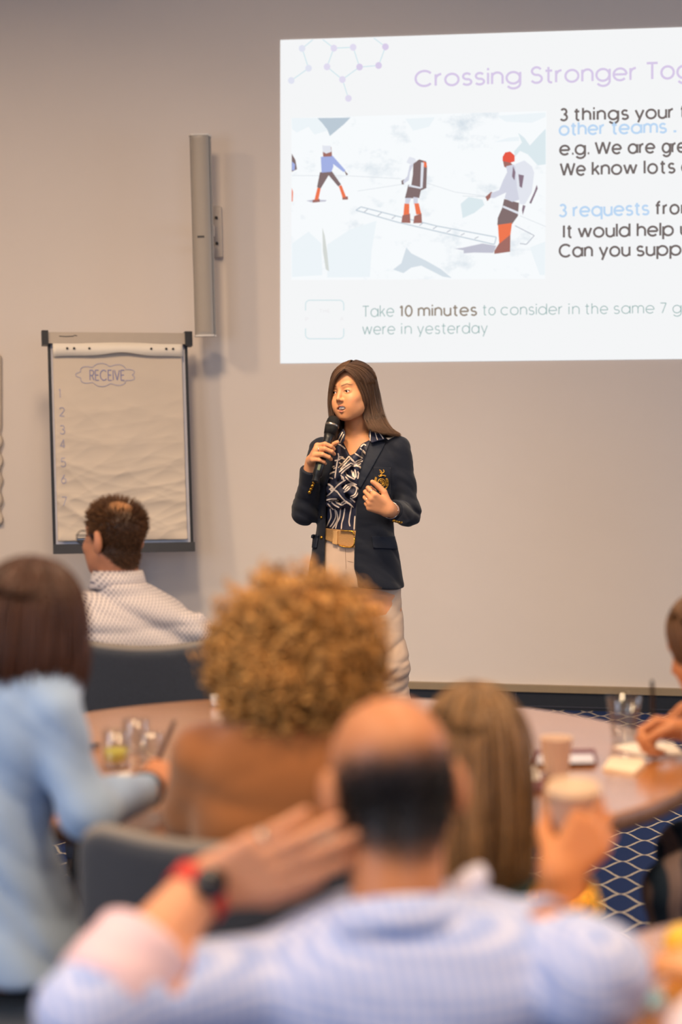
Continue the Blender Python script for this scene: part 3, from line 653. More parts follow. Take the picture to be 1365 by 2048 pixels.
# ================================================================== COLUMN SPEAKER
ct, cb = at(400, 273, 9.02), at(411, 670, 9.02); ax_ = nrm(ct - cb); Ls = np.linalg.norm(ct - cb)
spx = nrm(np.cross((0, -1, 0), ax_)); spx = spx if spx[0] > 0 else -spx; spn = np.cross(ax_, spx); spn = spn if spn[1] < 0 else -spn
R_ = np.stack([spx, spn, ax_], 1)   # x right, y towards room, z up
sil = M('speaker_silver', (158, 150, 142), .42, .15, var=.04, scale=8)
base = at(411, 670, 9.02)
ws = .052
prof = [(-ws, -.05), (-ws, .0), (-ws * .93, .028)] + [(ws * .93 * math.sin(t), .028 + .022 * math.cos(t)) for t in np.linspace(-1.2, 1.2, 14)] + [(ws * .75, .026), (ws * .8, .012), (ws * .88, .012), (ws * .88, .0), (ws, -.004), (ws, -.05)]
def extr(pr, z0, z1):
    n = len(pr); V = np.array([(x, y, z) for z in (z0, z1) for x, y in pr]); return V, [(i, (i + 1) % n, n + (i + 1) % n, n + i) for i in range(n)] + [tuple(range(n))[::-1], tuple(range(n, 2 * n))]
spk = thing('column_speaker', base, 'tall slim silver column loudspeaker mounted on the wall above the flipchart', 'speaker')
obj('cabinet', xf(extr(prof, 0, Ls), R_, base), sil, spk, smooth=False)
grill = [(x * .9, y + .002) for x, y in prof[3:17]]
obj('grille', xf(extr([(p[0], p[1]) for p in grill] + [(ws * .6, .02), (-ws * .6, .02)], .012, Ls - .012), R_, base), M('speaker_grille', (160, 150, 140), .5, .1, var=.06, scale=300, bump=.3, bscale=900), spk, smooth=False)
obj('logo', xf(box((-.022, .0505, Ls * .487), (.012, .0535, Ls * .497)), R_, base), M('logo_dark', (70, 66, 64), .5), spk, smooth=False)
obj('end_plate', xf(extr([(x * 1.04, y + .002) for x, y in prof], Ls, Ls + .008), R_, base), M('speaker_white', (214, 208, 202), .5), spk, smooth=False)
obj('end_plate', xf(extr([(x * 1.04, y + .002) for x, y in prof], -.008, 0), R_, base), M('speaker_white', (214, 208, 202), .5), spk, smooth=False)
wd_ = float(wy(base[0]) - 9.02)
br = obj('wall_bracket', xf(cat_vf(box((.03, -wd_ - .02, .40), (.085, -wd_ + .045, .66), .006), box((.0, -wd_ - .0, .50), (.05, -.04, .56), .004), box((.0, -wd_, .42), (.045, -.04, .45), .004)), R_, base), M('bracket_grey', (196, 184, 174), .5), spk)
for z in (.47, .60): obj('bolt', xf(xf(lathe([(.008, 0), (.008, .012)], 10, (0, 1, 0)), None, (.058, -wd_ + .045, z)), R_, base), M('bolt_dark', (80, 74, 70), .4, .6), br)

# ================================================================== TABLES
def wood_mat(name, c1, c2, rough, coat):
    m = bpy.data.materials.new(name); m.use_nodes = True; T = NT(m); b = base_of(m)
    n1 = T.noise(T.obj(), 6, 5, .6, (1, 9, 1)); n2 = T.noise(T.obj(), 30, 4, .6, (1, 14, 1)); f = T.m('MULTIPLY_ADD', n2, .5, T.m('MULTIPLY', n1, .6))
    r = T.new('ShaderNodeMapRange'); T.l.new(f, r.inputs[0]); r.inputs[1].default_value = .35; r.inputs[2].default_value = .75
    T.l.new(T.mix(r.outputs[0], lin(*c1), lin(*c2)), b.inputs['Base Color']); b.inputs['Roughness'].default_value = rough
    b.inputs['Coat Weight'].default_value = coat; b.inputs['Coat Roughness'].default_value = .20; b.inputs['Specular IOR Level'].default_value = .5; b.inputs['Coat IOR'].default_value = 1.5 + .15 * coat
    return m
woodm = wood_mat('table_oak', (198, 130, 66), (162, 102, 50), .26, 1.0)
edgem = wood_mat('table_edge_walnut', (150, 104, 74), (116, 78, 54), .5, .1)
def table(loc, R, label):
    t = thing('round_table', (loc[0], loc[1], 0), label, 'table')
    top = obj('tabletop', xf(lathe([(R - .02, .702), (R - .004, .705), (R - .004, .735), (R - .010, .74)], 96), None, (loc[0], loc[1], 0)), woodm, t, smooth=False)
    obj('edge_band', xf(lathe([(R - .004, .704), (R, .706), (R, .734), (R - .004, .738)], 96, cap=False), None, (loc[0], loc[1], 0)), edgem, top)
    met = M('table_base_steel', (60, 60, 64), .35, .8)
    obj('pedestal', xf(lathe([(.05, .02), (.045, .1), (.045, .66), (.16, .70)], 32), None, (loc[0], loc[1], 0)), met, t)
    obj('base_plate', xf(lathe([(R * .27, 0), (R * .27, .008), (.06, .022)], 48), None, (loc[0], loc[1], 0)), met, t)
    return t
TC = (-.047, 3.943); TR = .82
table(TC, TR, 'large round wooden table in the middle, where the curly-haired person sits')
table((.735, 2.26), .45, 'round table at bottom right corner with yellow sweet on it')

# ------------------------------------------------------------------ chairs
felt = M('chair_felt', (62, 64, 70), .95, var=.35, scale=260, bump=.5, bscale=500, sheen=.3, spec=.1)
pipe_m = M('chair_piping', (132, 122, 112), .8, var=.1)
leg_m = M('chair_leg_black', (28, 28, 30), .4, .3)
def chair(loc, yaw, label, top=.85, wid=.49):
    c = thing('conference_chair', (0, 0, 0), label, 'chair', 'grey felt conference chairs')
    # local: sitter faces +y, backrest at y = -.22
    def fb(P):
        x, y, z = P[:, 0], P[:, 1], P[:, 2]; yc = -.225 + 1.1 * x ** 2 - .10 * (z - .45)
        zt = top - .028 * (1 - (x / (wid / 2)) ** 2)
        q = np.stack([np.abs(x) - (wid / 2 - .05), np.abs(z - (zt + .40) / 2) - ((zt - .40) / 2 - .05)], 1)
        d2 = np.linalg.norm(np.maximum(q, 0), axis=1) + np.minimum(q.max(1), 0) - .05
        return smax(d2, np.abs(y - yc) - .022, .02)
    sdfobj('backrest', fb, (-.3, -.32, .36), (.3, .0, .9), .008, felt, c)
    xs = np.linspace(-wid / 2 + .022, wid / 2 - .022, 30); zt = top - .028 * (1 - (xs / (wid / 2)) ** 2) - np.clip((np.abs(xs) - wid / 2 + .055) / .04, 0, 1) ** 2 * .028
    P = np.stack([xs, -.225 + 1.1 * xs ** 2 - .10 * (zt - .45), zt + .001], 1)
    obj('piping', tubes(P[None], .013, 8), pipe_m, c)
    def fs(P):
        q = np.abs(P - np.array([0, .0, .43])) - np.array([wid / 2 - .05, .20, .012]); return np.linalg.norm(np.maximum(q, 0), axis=1) + np.minimum(q.max(1), 0) - .035
    sdfobj('seat', fs, (-.3, -.28, .37), (.3, .28, .49), .009, felt, c)
    for sx in (-1, 1):
        for sy in (-1, 1): obj('leg', tube([(sx * .19, sy * .17, .40), (sx * .23, sy * .22, 0)], [.014, .010]), leg_m, c)
    c.location = loc; c.rotation_euler = (0, 0, yaw); return c
chair0 = chair((at(282, 1290, 5.12)[0], 5.31, 0), .14, 'grey felt chair under the man in glasses, beyond the table')
c2 = copy_tree(chair0); c2.location = (at(478, 1637, 2.8)[0], 3.0, 0); c2.rotation_euler = (0, 0, -.06); c2['label'] = 'grey felt chair in front, behind the curly-haired person at the table'

c3 = copy_tree(chair0); c3.location = (-.675, 3.09, 0); c3.rotation_euler = (0, 0, -PI / 2); c3['label'] = 'grey felt chair under the person in the light blue blazer'
c4 = copy_tree(chair0); c4.location = (1.14, 3.86, 0); c4.rotation_euler = (0, 0, PI / 2); c4['label'] = 'grey felt chair under the person writing at the right edge'

# ================================================================== PEOPLE: shared builders
def strands(G, N, jit=.004, rad=.0013, wave=0, wf=9, sides=4, seed=1, m=None, klim=None, lift=0, c=None):
    r = np.random.default_rng(seed); G = np.asarray(G, float); K, Mn, _ = G.shape
    if m: G = np.stack([spline(g, m) for g in G]); Mn = m
    lo, hi = klim or (0, K - 1); k = lo + r.random(N) * (hi - lo); i = np.clip(k.astype(int), 0, K - 2); u = (k - i)[:, None, None]
    P = G[i] * (1 - u) + G[i + 1] * u; t = np.linspace(0, 1, Mn)[None, :, None]
    P = P + r.normal(size=(N, 1, 3)) * jit * (.35 + t)
    if lift and c is not None: d = P - c; P = P + d / (np.linalg.norm(d, axis=2, keepdims=True)) * lift * r.random((N, 1, 1))
    if wave: P = P + wave * np.sin(t * wf * (.7 + .6 * r.random((N, 1, 1))) + 7 * r.random((N, 1, 3))) * t
    cut = .82 + .18 * r.random((N, 1)); rd = rad * (.6 + .8 * r.random((N, 1))) * np.clip((1.02 - np.linspace(0, 1, Mn)[None] * 1.0) * 8, .15, 1)
    return tubes(P, rd, sides)
def loft_sheet(G, nk, nm):
    G = np.stack([spline(g, nm) for g in np.asarray(G, float)]); G = np.stack([spline(G[:, j], nk) for j in range(nm)], 1)
    i = np.arange(nk * nm).reshape(nk, nm); return G.reshape(-1, 3), np.stack([i[:-1, :-1], i[1:, :-1], i[1:, 1:], i[:-1, 1:]], -1).reshape(-1, 4)
def cap_guides(c, R, s, rad, z0, zb, phis, flare=.0, curl=.1, m=14, yb=0.0):
    G = []
    for ph_ in phis:
        f = math.radians(ph_); pts = []
        for j in range(m):
            t = j / (m - 1)
            if t < .5: th = t / .5 * PI / 2; k, z = math.sin(th), z0 + rad[2] * math.cos(th)
            else: q = (t - .5) / .5; k = 1 + flare * math.sin(q * PI * .7) - curl * q ** 3; z = z0 + (zb - z0) * q
            pts.append(np.array([rad[0] * math.sin(f) * k, rad[1] * math.cos(f) * k + yb, z]))
        G.append([c + s * (R @ p) for p in pts])
    return np.array(G)
def hairline(q, ztop=None):
    z0 = np.interp(q[:, 1], [-.09, -.06, -.03, -.005, .02, .05, .11], [.098, .07, .01, -.025, -.045, -.075, -.088])
    d = z0 - q[:, 2]; m = np.stack([np.abs(q[:, 0]), q[:, 1], q[:, 2]], 1); d = np.maximum(d, np.maximum(-ell(m, (.080, .004, -.014), (.014, .013, .030)), np.where(q[:, 2] < .03, (m[:, 0] - .0770) * 8, -1))) - .020 * np.clip(1 - (q[:, 0] / .055) ** 2, 0, 1) * np.clip((q[:, 1] - .03) / .03, 0, 1)
    return d if ztop is None else np.maximum(d, q[:, 2] - ztop(q))
def short_hair(headf, c, R, s, N, length, mask, seed, rad=.0011, up=.4, thin=None):
    r = np.random.default_rng(seed); v = r.normal(size=(N * 3, 3)); v /= np.linalg.norm(v, axis=1, keepdims=True)
    lo, hi = np.zeros(len(v)), np.full(len(v), .2)
    for _ in range(18): mid = (lo + hi) / 2; ins = headf(c + v * mid[:, None]) < 0; lo = np.where(ins, mid, lo); hi = np.where(ins, hi, mid)
    P = c + v * lo[:, None]; q = (P - c) @ R / s; ok = (mask(q) + r.normal(size=len(q)) * .004) < 0
    if thin is not None: ok &= r.random(len(q)) < thin(q)
    P, q = P[ok][:N], q[ok][:N]; n = grad(headf, P); ln = length(q) * (.6 + .7 * r.random(len(q)))
    d = n + np.outer(np.ones(len(n)), R[:, 2]) * up + r.normal(size=n.shape) * .28; d /= np.linalg.norm(d, axis=1, keepdims=True)
    pts = np.stack([P - n * .001, P + d * (ln * .5)[:, None], P + (d + n * .1 - np.array([0, 0, .15])) * ln[:, None]], 1)
    return tubes(pts, rad * np.array([[1, .9, .3]]), 3)
def shoe(a, F, s=1.0):
    L = nrm((F[0], F[1], 0)); a = np.array(a, float); g = np.array([a[0], a[1], 0])
    def f(P):
        d = smin(seg(P, g + np.array([0, 0, .045]) - L * .03, g + np.array([0, 0, .035]) + L * .15, .040 * s, .030 * s), seg(P, g + np.array([0, 0, .05]), g + np.array([0, 0, .11]), .042, .042), .03)
        return smax(d, -P[:, 2] + .001, .004)
    return f, g + np.array([-.2, -.2, -.01]), g + np.array([.2, .2, .16])
def sitter(label, F, secs, head, neck, arms, seat, cloth, trous, skin=(205, 142, 104), hands={}, sleeve=(.062, .052, .042), cuff=.93, group=None, fold=.006, h=.008, tz=None, male=True,
           colspots=None, body_off=-.014, ftz=None, shoes_m=None, foldd=(0, .3, 1), knees=None, legs=True, cut=None, hem=None, ear=True, hipw=.185, hipo=.085):
    F3 = nrm(F); Fh = nrm((F[0], F[1], 0)); Rt = np.array([Fh[1], -Fh[0], 0]); yaw = math.atan2(Rt[1], Rt[0])
    hc, hs, hF, hroll = head; Rh = head_frame(hF, hroll); seat = np.array(seat, float)
    base = (seat[0], seat[1], 0)
    hd = lambda P: smin(head_sdf(P, hc, Rh, hs, male=male, ears=ear), chain(P, [hc + Rh @ np.array([0, .022, -.05]), neck], [.056 if male else .048, .060 if male else .052]), .02)
    lo = np.minimum(hc - .16, neck - .09); hi = np.maximum(hc + .16, neck + .09); lo[2] = neck[2] - .07
    Vh = polygonize(lambda P: smax(hd(P), lo[2] + .02 - P[:, 2], .01), lo, hi, .0034, 1); parts = [Vh]; nh = len(Vh[0])
    ks = knees or [seat + Fh * .42 + sg * Rt * .10 + np.array([0, 0, .06]) for sg in (1, -1)]
    hips = [seat + sg * Rt * hipo + np.array([0, 0, .115]) for sg in (1, -1)]
    ank = [np.array([k[0], k[1], .09]) - Fh * .03 for k in ks]
    legf = lambda P, o: np.minimum(*[chain(P, [hips[i], ks[i], ank[i]], [.088 + o, .062 + o, .048 + o], .03) for i in (0, 1)])
    armf = lambda P, o, en: [chain(P, [a[0], a[1], a[1] + (a[2] - a[1]) * en], [sleeve[0] + o, sleeve[1] + o, sleeve[2] + o], .03) for a in arms.values()]
    def body(P):
        d = loft(P, secs, yaw, body_off)
        for e in armf(P, body_off, 1.0): d = smin(d, e, .03)
        return smin(d, legf(P, -.010), .04) if legs else d
    pts = [np.array(s[1:3]) for s in secs]; A_ = np.array([[s[1], s[2], s[0]] for s in secs] + [list(p) for a in arms.values() for p in a] + ([list(p) for p in ks + hips + ank] if legs else []))
    blo, bhi = A_.min(0) - .24, A_.max(0) + .24
    parts.append(polygonize(body, blo, bhi, .013, 1))
    for k, pr in hands.items():
        a = arms[k]; p_lo, p_hi = prim_bounds(pr); fa = a[1] + (a[2] - a[1]) * .55
        f = lambda P: smin(prims_sdf(P, pr), seg(P, fa, a[2], .040, .027), .02)
        parts.append(polygonize(f, np.minimum(p_lo, fa - .05), np.maximum(p_hi, fa + .05), .0026, 1))
    VF = cat_vf(*parts); col = np.tile(np.array(lin(*skin)[:3]), (len(VF[0]), 1))
    if colspots: col[:nh] = colspots(Vh[0], (Vh[0] - hc) @ Rh / hs)
    p = obj('person', VF, SKIN, org=base, col=col, label=label, cat='person', group=group)
    def shirt(P):
        d = loft(P, secs, yaw)
        for e in armf(P, 0, cuff): d = smin(d, e, .018)
        if fold: d = d + fold * ridge(P, 26, 11, foldd) + fold * .35 * fbm(P, 30, 5)
        if hem is not None: d = smax(d, hem - P[:, 2], .006)
        return d
    def shirt_c(P):
        d = shirt(P)
        for a in arms.values():   # clean cuff ends
            ax = nrm(a[2] - a[1]); e = a[1] + (a[2] - a[1]) * cuff; near = np.linalg.norm(P - e, axis=1) - .085
            d = np.maximum(d, np.minimum((P - e) @ ax, -near))
        return cut(P, d) if cut else d
    S_ = np.array([[s[1], s[2], s[0]] for s in secs] + [list(q) for a in arms.values() for q in a]); slo, shi = S_.min(0) - .26, S_.max(0) + .13; slo[2] = max(slo[2], S_[:, 2].min() - .1)
    sh = sdfobj('shirt', shirt_c, slo, shi, h, cloth, p)
    if legs:
        tf = lambda P: smin(legf(P, .0), ell(P, seat + np.array([0, 0, .135]), (hipw, min(.15, hipw), .12), np.stack([Rt, -Fh, [0, 0, 1]], 1)), .05) + .004 * ridge(P, 24, 4, (0, 0, 1))
        tl = np.array(ks + hips + ank); sdfobj('trousers', lambda P: smax(tf(P), .07 - P[:, 2], .01), tl.min(0) - .25, tl.max(0) + .2, .012, trous, p)
        for a in ank: f, l0, h0 = shoe(a, Fh); sdfobj('shoe', f, l0, h0, .009, shoes_m or M('shoe_dark', (40, 34, 32), .4), p)
    return p, sh, hd, hc, Rh, hs, shirt
def Pz(px, py, Y): return at(px, py, Y)
def secs_px(rows, Y, dy=0):
    """rows: py, px, half-width m, half-depth m, extra Y"""
    o = []
    for r in rows:
        q = at(r[1], r[0], Y + (r[4] if len(r) > 4 else 0)); o.append((q[2], q[0], q[1], r[2], r[3]))
    return sorted(o)
denim = M('trousers_dark', (40, 46, 62), .8, var=.2, scale=60)

# ------------------------------------------------------------------ man in glasses
shirt_p = bpy.data.materials.new('shirt_dotted'); shirt_p.use_nodes = True; T = NT(shirt_p); b = base_of(shirt_p); b.inputs['Roughness'].default_value = .8
sp_ = T.sep(T.obj()); q = 2 * PI / .0135
dots = T.m('MULTIPLY', T.m('SINE', T.m('MULTIPLY', T.m('ADD', sp_[0], T.m('MULTIPLY', sp_[1], .6)), q)), T.m('SINE', T.m('MULTIPLY', sp_[2], q * .8)))
mr = T.new('ShaderNodeMapRange'); T.l.new(dots, mr.inputs[0]); mr.inputs[1].default_value = .30; mr.inputs[2].default_value = .60
T.l.new(T.mix(mr.outputs[0], lin(218, 204, 196), lin(104, 96, 112)), b.inputs['Base Color'])
YG = 5.33
secs = secs_px([(1168, 235, .085, .075), (1185, 240, .125, .09), (1210, 246, .175, .105), (1240, 252, .205, .118), (1300, 256, .215, .13), (1380, 258, .205, .13), (1440, 258, .19, .135, -.02), (1492, 258, .19, .14, -.03)], YG)
hcG = at(229, 1073, YG); FG = (-.74, .67, -.02)
gcol = lambda V, q: blend_col(V, (198, 132, 96), [(hairline(q), (84, 60, 42), .012), (np.linalg.norm((q - np.array([.012, .045, .092])) * np.array([1, .9, 1]), axis=1) - .030, (176, 122, 78), .04)])
ksh = M('trousers_navy', (34, 42, 66), .8, var=.15)
p, sh, hd, hc, Rh, hs, sf = sitter('man in glasses and small-patterned pale shirt seated facing the flipchart', (-.25, .97), secs, (hcG, 1.0, FG, 0), at(236, 1158, YG + .005),
    {'R': [at(382, 1268, YG), at(412, 1420, YG + .06), at(350, 1440, YG + .30)], 'L': [at(125, 1262, YG), at(95, 1420, YG + .06), at(140, 1440, YG + .30)]},
    (at(258, 1500, YG)[0], YG - .02, .47), shirt_p, denim, colspots=gcol, fold=.016, body_off=-.026, foldd=(.45, .1, 1), sleeve=(.066, .056, .045),
    hands={k: hand_prims(at(x, 1440, YG + .30), (.1, 1, -.1), (sg, 0, 0), (0, 0, 1), [(15, 20, 10)] * 4) for k, x, sg in (('R', 350, -1), ('L', 140, 1))})
hair_m = M('hair_brown_short', (104, 72, 48), .5, var=.25, island=.45, spec=.3)
thin = lambda q: np.clip((np.linalg.norm((q - np.array([.012, .045, .092])) * np.array([1, .9, 1]), axis=1) - .022) / .04, .07, 1)
hh = short_hair(hd, hc, Rh, hs, 5200, lambda q: .008 + .016 * np.clip((q[:, 2] - .0) / .08, 0, 1), hairline, 3, .0011, .35, thin)
obj('hair', hh, hair_m, p)
# collar
def ring_band(pts_c, axis, prof_r, z0, z1, gap=0, n=40, sag=0, tilt=(0, 0, 0)):
    """tapered band round an axis; used for collars, cuffs and straps"""
    A_ = axes(axis, (1, 0, 0)); V = []; rows = [(prof_r[0], z0), (prof_r[1], (z0 + z1) / 2), (prof_r[2], z1)]
    for r, z in rows:
        for i in range(n): t = gap + (2 * PI - 2 * gap) * i / (n - 1); V.append(np.array(pts_c) + A_ @ np.array([r[0] * math.cos(t), r[1] * math.sin(t), z + sag * math.sin(t)]))
    return np.array(V), [(j * n + i, j * n + i + 1, (j + 1) * n + i + 1, (j + 1) * n + i) for j in range(2) for i in range(n - 1)]
nk = at(236, 1162, YG + .005)
obj('collar', ring_band(nk, (.0, .06, 1), [(.082, .080), (.076, .074), (.068, .066)], -.022, .030), shirt_p, sh, solid=.006, soff=1)
# yoke seam and glasses
gm = M('glasses_frame', (40, 38, 44), .35)
lp = lambda x, y, z: hc + hs * (Rh @ np.array([x, y, z]))
gl_ = thing('glasses', lp(0, -.1, 0), None, None); gl_.parent = p; gl_.location = lp(0, -.1, 0) - ORG[p.name]
def childof(name, VF, m, par): return obj(name, VF, m, par)
rim = lambda sx: np.array([lp(sx * .033 + .026 * math.cos(t), -.107 + .004 * abs(math.cos(t)), -.004 + .021 * math.sin(t)) for t in np.linspace(0, 2 * PI, 28)])
lens_m = M('glasses_lens', (235, 240, 245), .03, spec=.5); base_of(lens_m).inputs['Transmission Weight'].default_value = 1.0; base_of(lens_m).inputs['IOR'].default_value = 1.05
for sx in (-1, 1):
    obj('rim', tubes(rim(sx)[None], .0016, 6), gm, gl_)
    c_ = rim(sx); obj('lens', (np.concatenate([c_[:-1], c_[:-1].mean(0)[None]]), [(i, (i + 1) % 27, 27) for i in range(27)]), lens_m, gl_)
    obj('temple', tube([lp(sx * .060, -.104, .004), lp(sx * .078, -.05, .006), lp(sx * .082, .005, .006), lp(sx * .079, .028, -.012)], .0019, 6), gm, gl_)
obj('bridge', tube([lp(-.009, -.111, .003), lp(0, -.113, .006), lp(.009, -.111, .003)], .0016, 6), gm, gl_)

# ------------------------------------------------------------------ person in light blue blazer
blaz = M('blazer_light_blue', (156, 178, 206), .75, var=.06, scale=20, bump=.15, bscale=350, sheen=.2)
YB2 = 3.06
FB = (.36, .93)
secs = secs_px([(1302, 40, .070, .065), (1322, 32, .095, .08), (1352, 20, .118, .09), (1420, 8, .130, .095), (1520, -18, .125, .1), (1640, -36, .118, .1), (1760, -24, .13, .11), (1880, -2, .142, .125), (1945, 8, .148, .13)], YB2)
hcB = at(60, 1262, YB2 + .02)
aR = [at(106, 1428, YB2 - .06), at(176, 1622, YB2 - .06), at(292, 1592, YB2 + .20)]
aL = [at(-62, 1420, YB2 + .10), at(-60, 1560, YB2 + .26), at(0, 1560, YB2 + .46)]; aL[1][2] = .82; aL[2][2] = .83; aR[2][2] = max(aR[2][2], .805)
wB = aR[2]
hpB = hand_prims(wB, (.35, .8, .22), (-.8, .35, .25), (.2, -.2, .9), [(35, 60, 45), (45, 70, 45), (50, 75, 45), (55, 75, 45)], .98, thumb=[(.7, .6, -.4), (.9, .0, -.6), (.9, -.3, -.5)])
hpBL = hand_prims(aL[2], (.8, .5, -.1), (.5, -.8, 0), (0, 0, 1), [(20, 25, 15)] * 4, .95)
p, sh, hd, hc, Rh, hs, sf = sitter('person in light blue blazer with dark brown bob hair, writing at left end of table', FB, secs, (hcB, .97, (.62, .78, -.15), 0), at(46, 1322, YB2),
    {'R': aR, 'L': aL}, (at(0, 1900, YB2)[0], YB2 + .04, .475), blaz, M('trousers_navy', (34, 42, 66), .8), hands={'R': hpB, 'L': hpBL}, skin=(196, 128, 88), male=False, fold=.011, foldd=(.8, 0, .6), sleeve=(.052, .048, .040), hem=at(24, 1932, YB2)[2], cuff=.97, ear=False, knees=[np.array([-.43, 3.46, .53]), np.array([-.63, 3.46, .53])], hipw=.12, hipo=.05)
hb_m = M('hair_dark_brown', (78, 46, 30), .42, var=.4, scale=30, stretch=(8, 8, 1), island=.4, spec=.4)
Gb = cap_guides(hc, Rh, hs, (.088, .104, .104), .018, -.098, np.linspace(-128, 128, 25), .10, .16)
hr = obj('hair', loft_sheet(Gb, 60, 30), hb_m, p, solid=.006)
obj('hair_strands', strands(Gb, 1500, .005, .0016, .002, m=18, lift=.006, c=hc), hb_m, hr)
obj('collar', ring_band(at(42, 1306, YB2), (.02, .0, 1), [(.080, .076), (.074, .07), (.064, .062)], -.03, .018), blaz, sh, solid=.006, soff=1)
obj('wristband', xf(lathe([(.034, -.009), (.036, 0), (.034, .009)], 28, nrm(aR[2] - aR[1]), aR[1] + (aR[2] - aR[1]) * 1.01, cap=False)), M('wristband_black', (24, 24, 30), .5), p, solid=.004)

# ------------------------------------------------------------------ curly haired person
tan_m = M('jacket_tan_suede', (154, 94, 50), .9, var=.10, scale=18, bump=.4, bscale=300, sheen=.35, spec=.15)
YC = 2.98
secs = secs_px([(1425, 592, .085, .08), (1452, 592, .130, .095), (1480, 586, .160, .105), (1525, 584, .170, .115), (1640, 584, .166, .125), (1760, 586, .160, .125), (1900, 592, .175, .135), (2010, 592, .18, .14)], YC)
hcC = at(595, 1300, YC + .02)
aR = [at(745, 1515, YC), at(758, 1670, YC + .05), at(720, 1600, YC + .36)]; aL = [at(415, 1515, YC), at(396, 1670, YC + .05), at(450, 1600, YC + .36)]
for a in (aR, aL): a[1][2] = .81; a[2][2] = .805
p, sh, hd, hc, Rh, hs, sf = sitter('person with big golden curly hair and tan jacket, seen from behind at the table', (0, 1), secs, (hcC, .97, (.08, .99, -.05), 0), at(592, 1425, YC),
    {'R': aR, 'L': aL}, (at(592, 1900, YC)[0], YC + .03, .47), tan_m, denim, hands={k: hand_prims(a[2], (sg * -.5, 1, .0), (-sg, -.5, 0), (0, 0, 1), [(20, 25, 15)] * 4, .95) for k, a, sg in (('R', aR, 1), ('L', aL, -1))}, male=False, fold=.005, sleeve=(.062, .053, .044), ear=False, hipw=.15, hipo=.07)
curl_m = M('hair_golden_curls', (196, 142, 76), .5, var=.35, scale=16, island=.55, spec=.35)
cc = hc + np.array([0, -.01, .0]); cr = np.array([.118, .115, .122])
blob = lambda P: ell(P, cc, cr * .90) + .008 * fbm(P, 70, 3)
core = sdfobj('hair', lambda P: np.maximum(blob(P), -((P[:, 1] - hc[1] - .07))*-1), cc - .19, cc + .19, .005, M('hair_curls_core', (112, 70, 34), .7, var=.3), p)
N = 3600; r = np.random.default_rng(5); v = r.normal(size=(N, 3)); v /= np.linalg.norm(v, axis=1, keepdims=True); v = v[(v[:, 1] < .62)]; N = len(v)
st = cc + v * cr * (.74 + .17 * r.random((N, 1))); dr = v * .55 + np.array([0, -.05, -.75]) + r.normal(size=(N, 3)) * .35; dr /= np.linalg.norm(dr, axis=1, keepdims=True)
t = np.linspace(0, 1, 24)[None, :, None]; ln = (.04 + .04 * r.random((N, 1, 1)))
a_ = np.cross(dr, r.normal(size=(N, 3))); a_ /= np.linalg.norm(a_, axis=1, keepdims=True); b_ = np.cross(dr, a_)
turn = (2.2 + 2 * r.random((N, 1, 1))) * 2 * PI; ph_ = r.random((N, 1, 1)) * 7; cr_ = (.0035 + .005 * r.random((N, 1, 1)))
Pc = st[:, None] + dr[:, None] * t * ln + v[:, None] * .014 * np.sin(t * PI) + cr_ * (np.cos(turn * t + ph_) * a_[:, None] + np.sin(turn * t + ph_) * b_[:, None])
obj('curls', tubes(Pc, .0014 + .0009 * r.random((N, 1)), 3), curl_m, core)
obj('collar', ring_band(at(592, 1430, YC), (.0, .05, 1), [(.092, .09), (.085, .083), (.075, .073)], -.03, .02), tan_m, sh, solid=.006, soff=1)

# ------------------------------------------------------------------ blonde person with cup
YL = 2.85
green = M('blouse_dark_green', (16, 42, 40), .8, var=.15)
secs = secs_px([(1755, 965, .072, .07), (1775, 975, .11, .09), (1805, 985, .135, .10), (1850, 990, .145, .11), (1960, 990, .14, .12), (2080, 985, .145, .125), (2130, 980, .15, .13)], YL)
hcL = at(950, 1528, YL + .03); zH = 1.0
cupc = at(1147, 1578, 2.66); cup_ax = nrm((-.02, -.10, 1))
dL = nrm((.62, .25, .74)); tL_ = nrm((-.74, .05, .62)); nL = np.cross(dL, tL_)
wL = cupc - cup_ax * .084 - dL * .062 + nL * .052
aR = [at(1075, 1850, YL - .02), at(1142, 1850, 2.62), wL]; aL = [at(908, 1850, YL), at(915, 1980, YL + .1), at(930, 1760, YL + .36)]; aL[2][2] = .81; aL[1][2] = .78
hpL = hand_prims(wL, dL, tL_, nL, [(30, 42, 25), (32, 44, 25), (34, 46, 26), (36, 48, 28)], .98, thumb=[(.55, .62, -.55), (.75, .15, -.65), (.85, -.1, -.5)])
p, sh, hd, hc, Rh, hs, sf = sitter('person with straight dark blonde hair and dark green top, holding a paper cup', (.15, .98), secs, (hcL, .97, (.12, .98, -.12), 0), at(960, 1760, YL),
    {'R': aR, 'L': aL}, (at(1000, 2000, YL)[0], YL + .02, .47), green, denim, hands={'R': hpL, 'L': hand_prims(aL[2], (.5, 1, 0), (1, -.5, 0), (0, 0, 1), [(20, 25, 15)] * 4, .95)}, skin=(206, 132, 80), male=False, fold=.004, cuff=.42, ear=False, sleeve=(.052, .048, .042), hipw=.14, hipo=.07)
bl_m = M('hair_dark_blonde', (130, 94, 56), .42, var=.6, scale=22, stretch=(10, 10, .8), island=.65, spec=.45)
Gb = cap_guides(hc, Rh, hs, (.084, .102, .108), .018, -.190, np.linspace(-120, 120, 25), .08, .10)
hr = obj('hair', loft_sheet(Gb, 60, 30), bl_m, p, solid=.006)
obj('hair_strands', strands(Gb, 1500, .005, .0016, .003, m=18, lift=.006, c=hc), bl_m, hr)
gold = M('gold', (226, 168, 62), .22, 1.0, var=.05)
fa = aR[1] + (aR[2] - aR[1]) * .46
for k in range(3): obj('bracelet', tube([fa + nrm(aR[2] - aR[1]) * (.014 * k - .012) + axes(aR[2] - aR[1]) @ np.array([.047 * math.cos(t), .047 * math.sin(t), .004 * math.sin(3 * t + k)]) for t in np.linspace(0, 2 * PI, 18)], .006, 8, 60), gold, p)
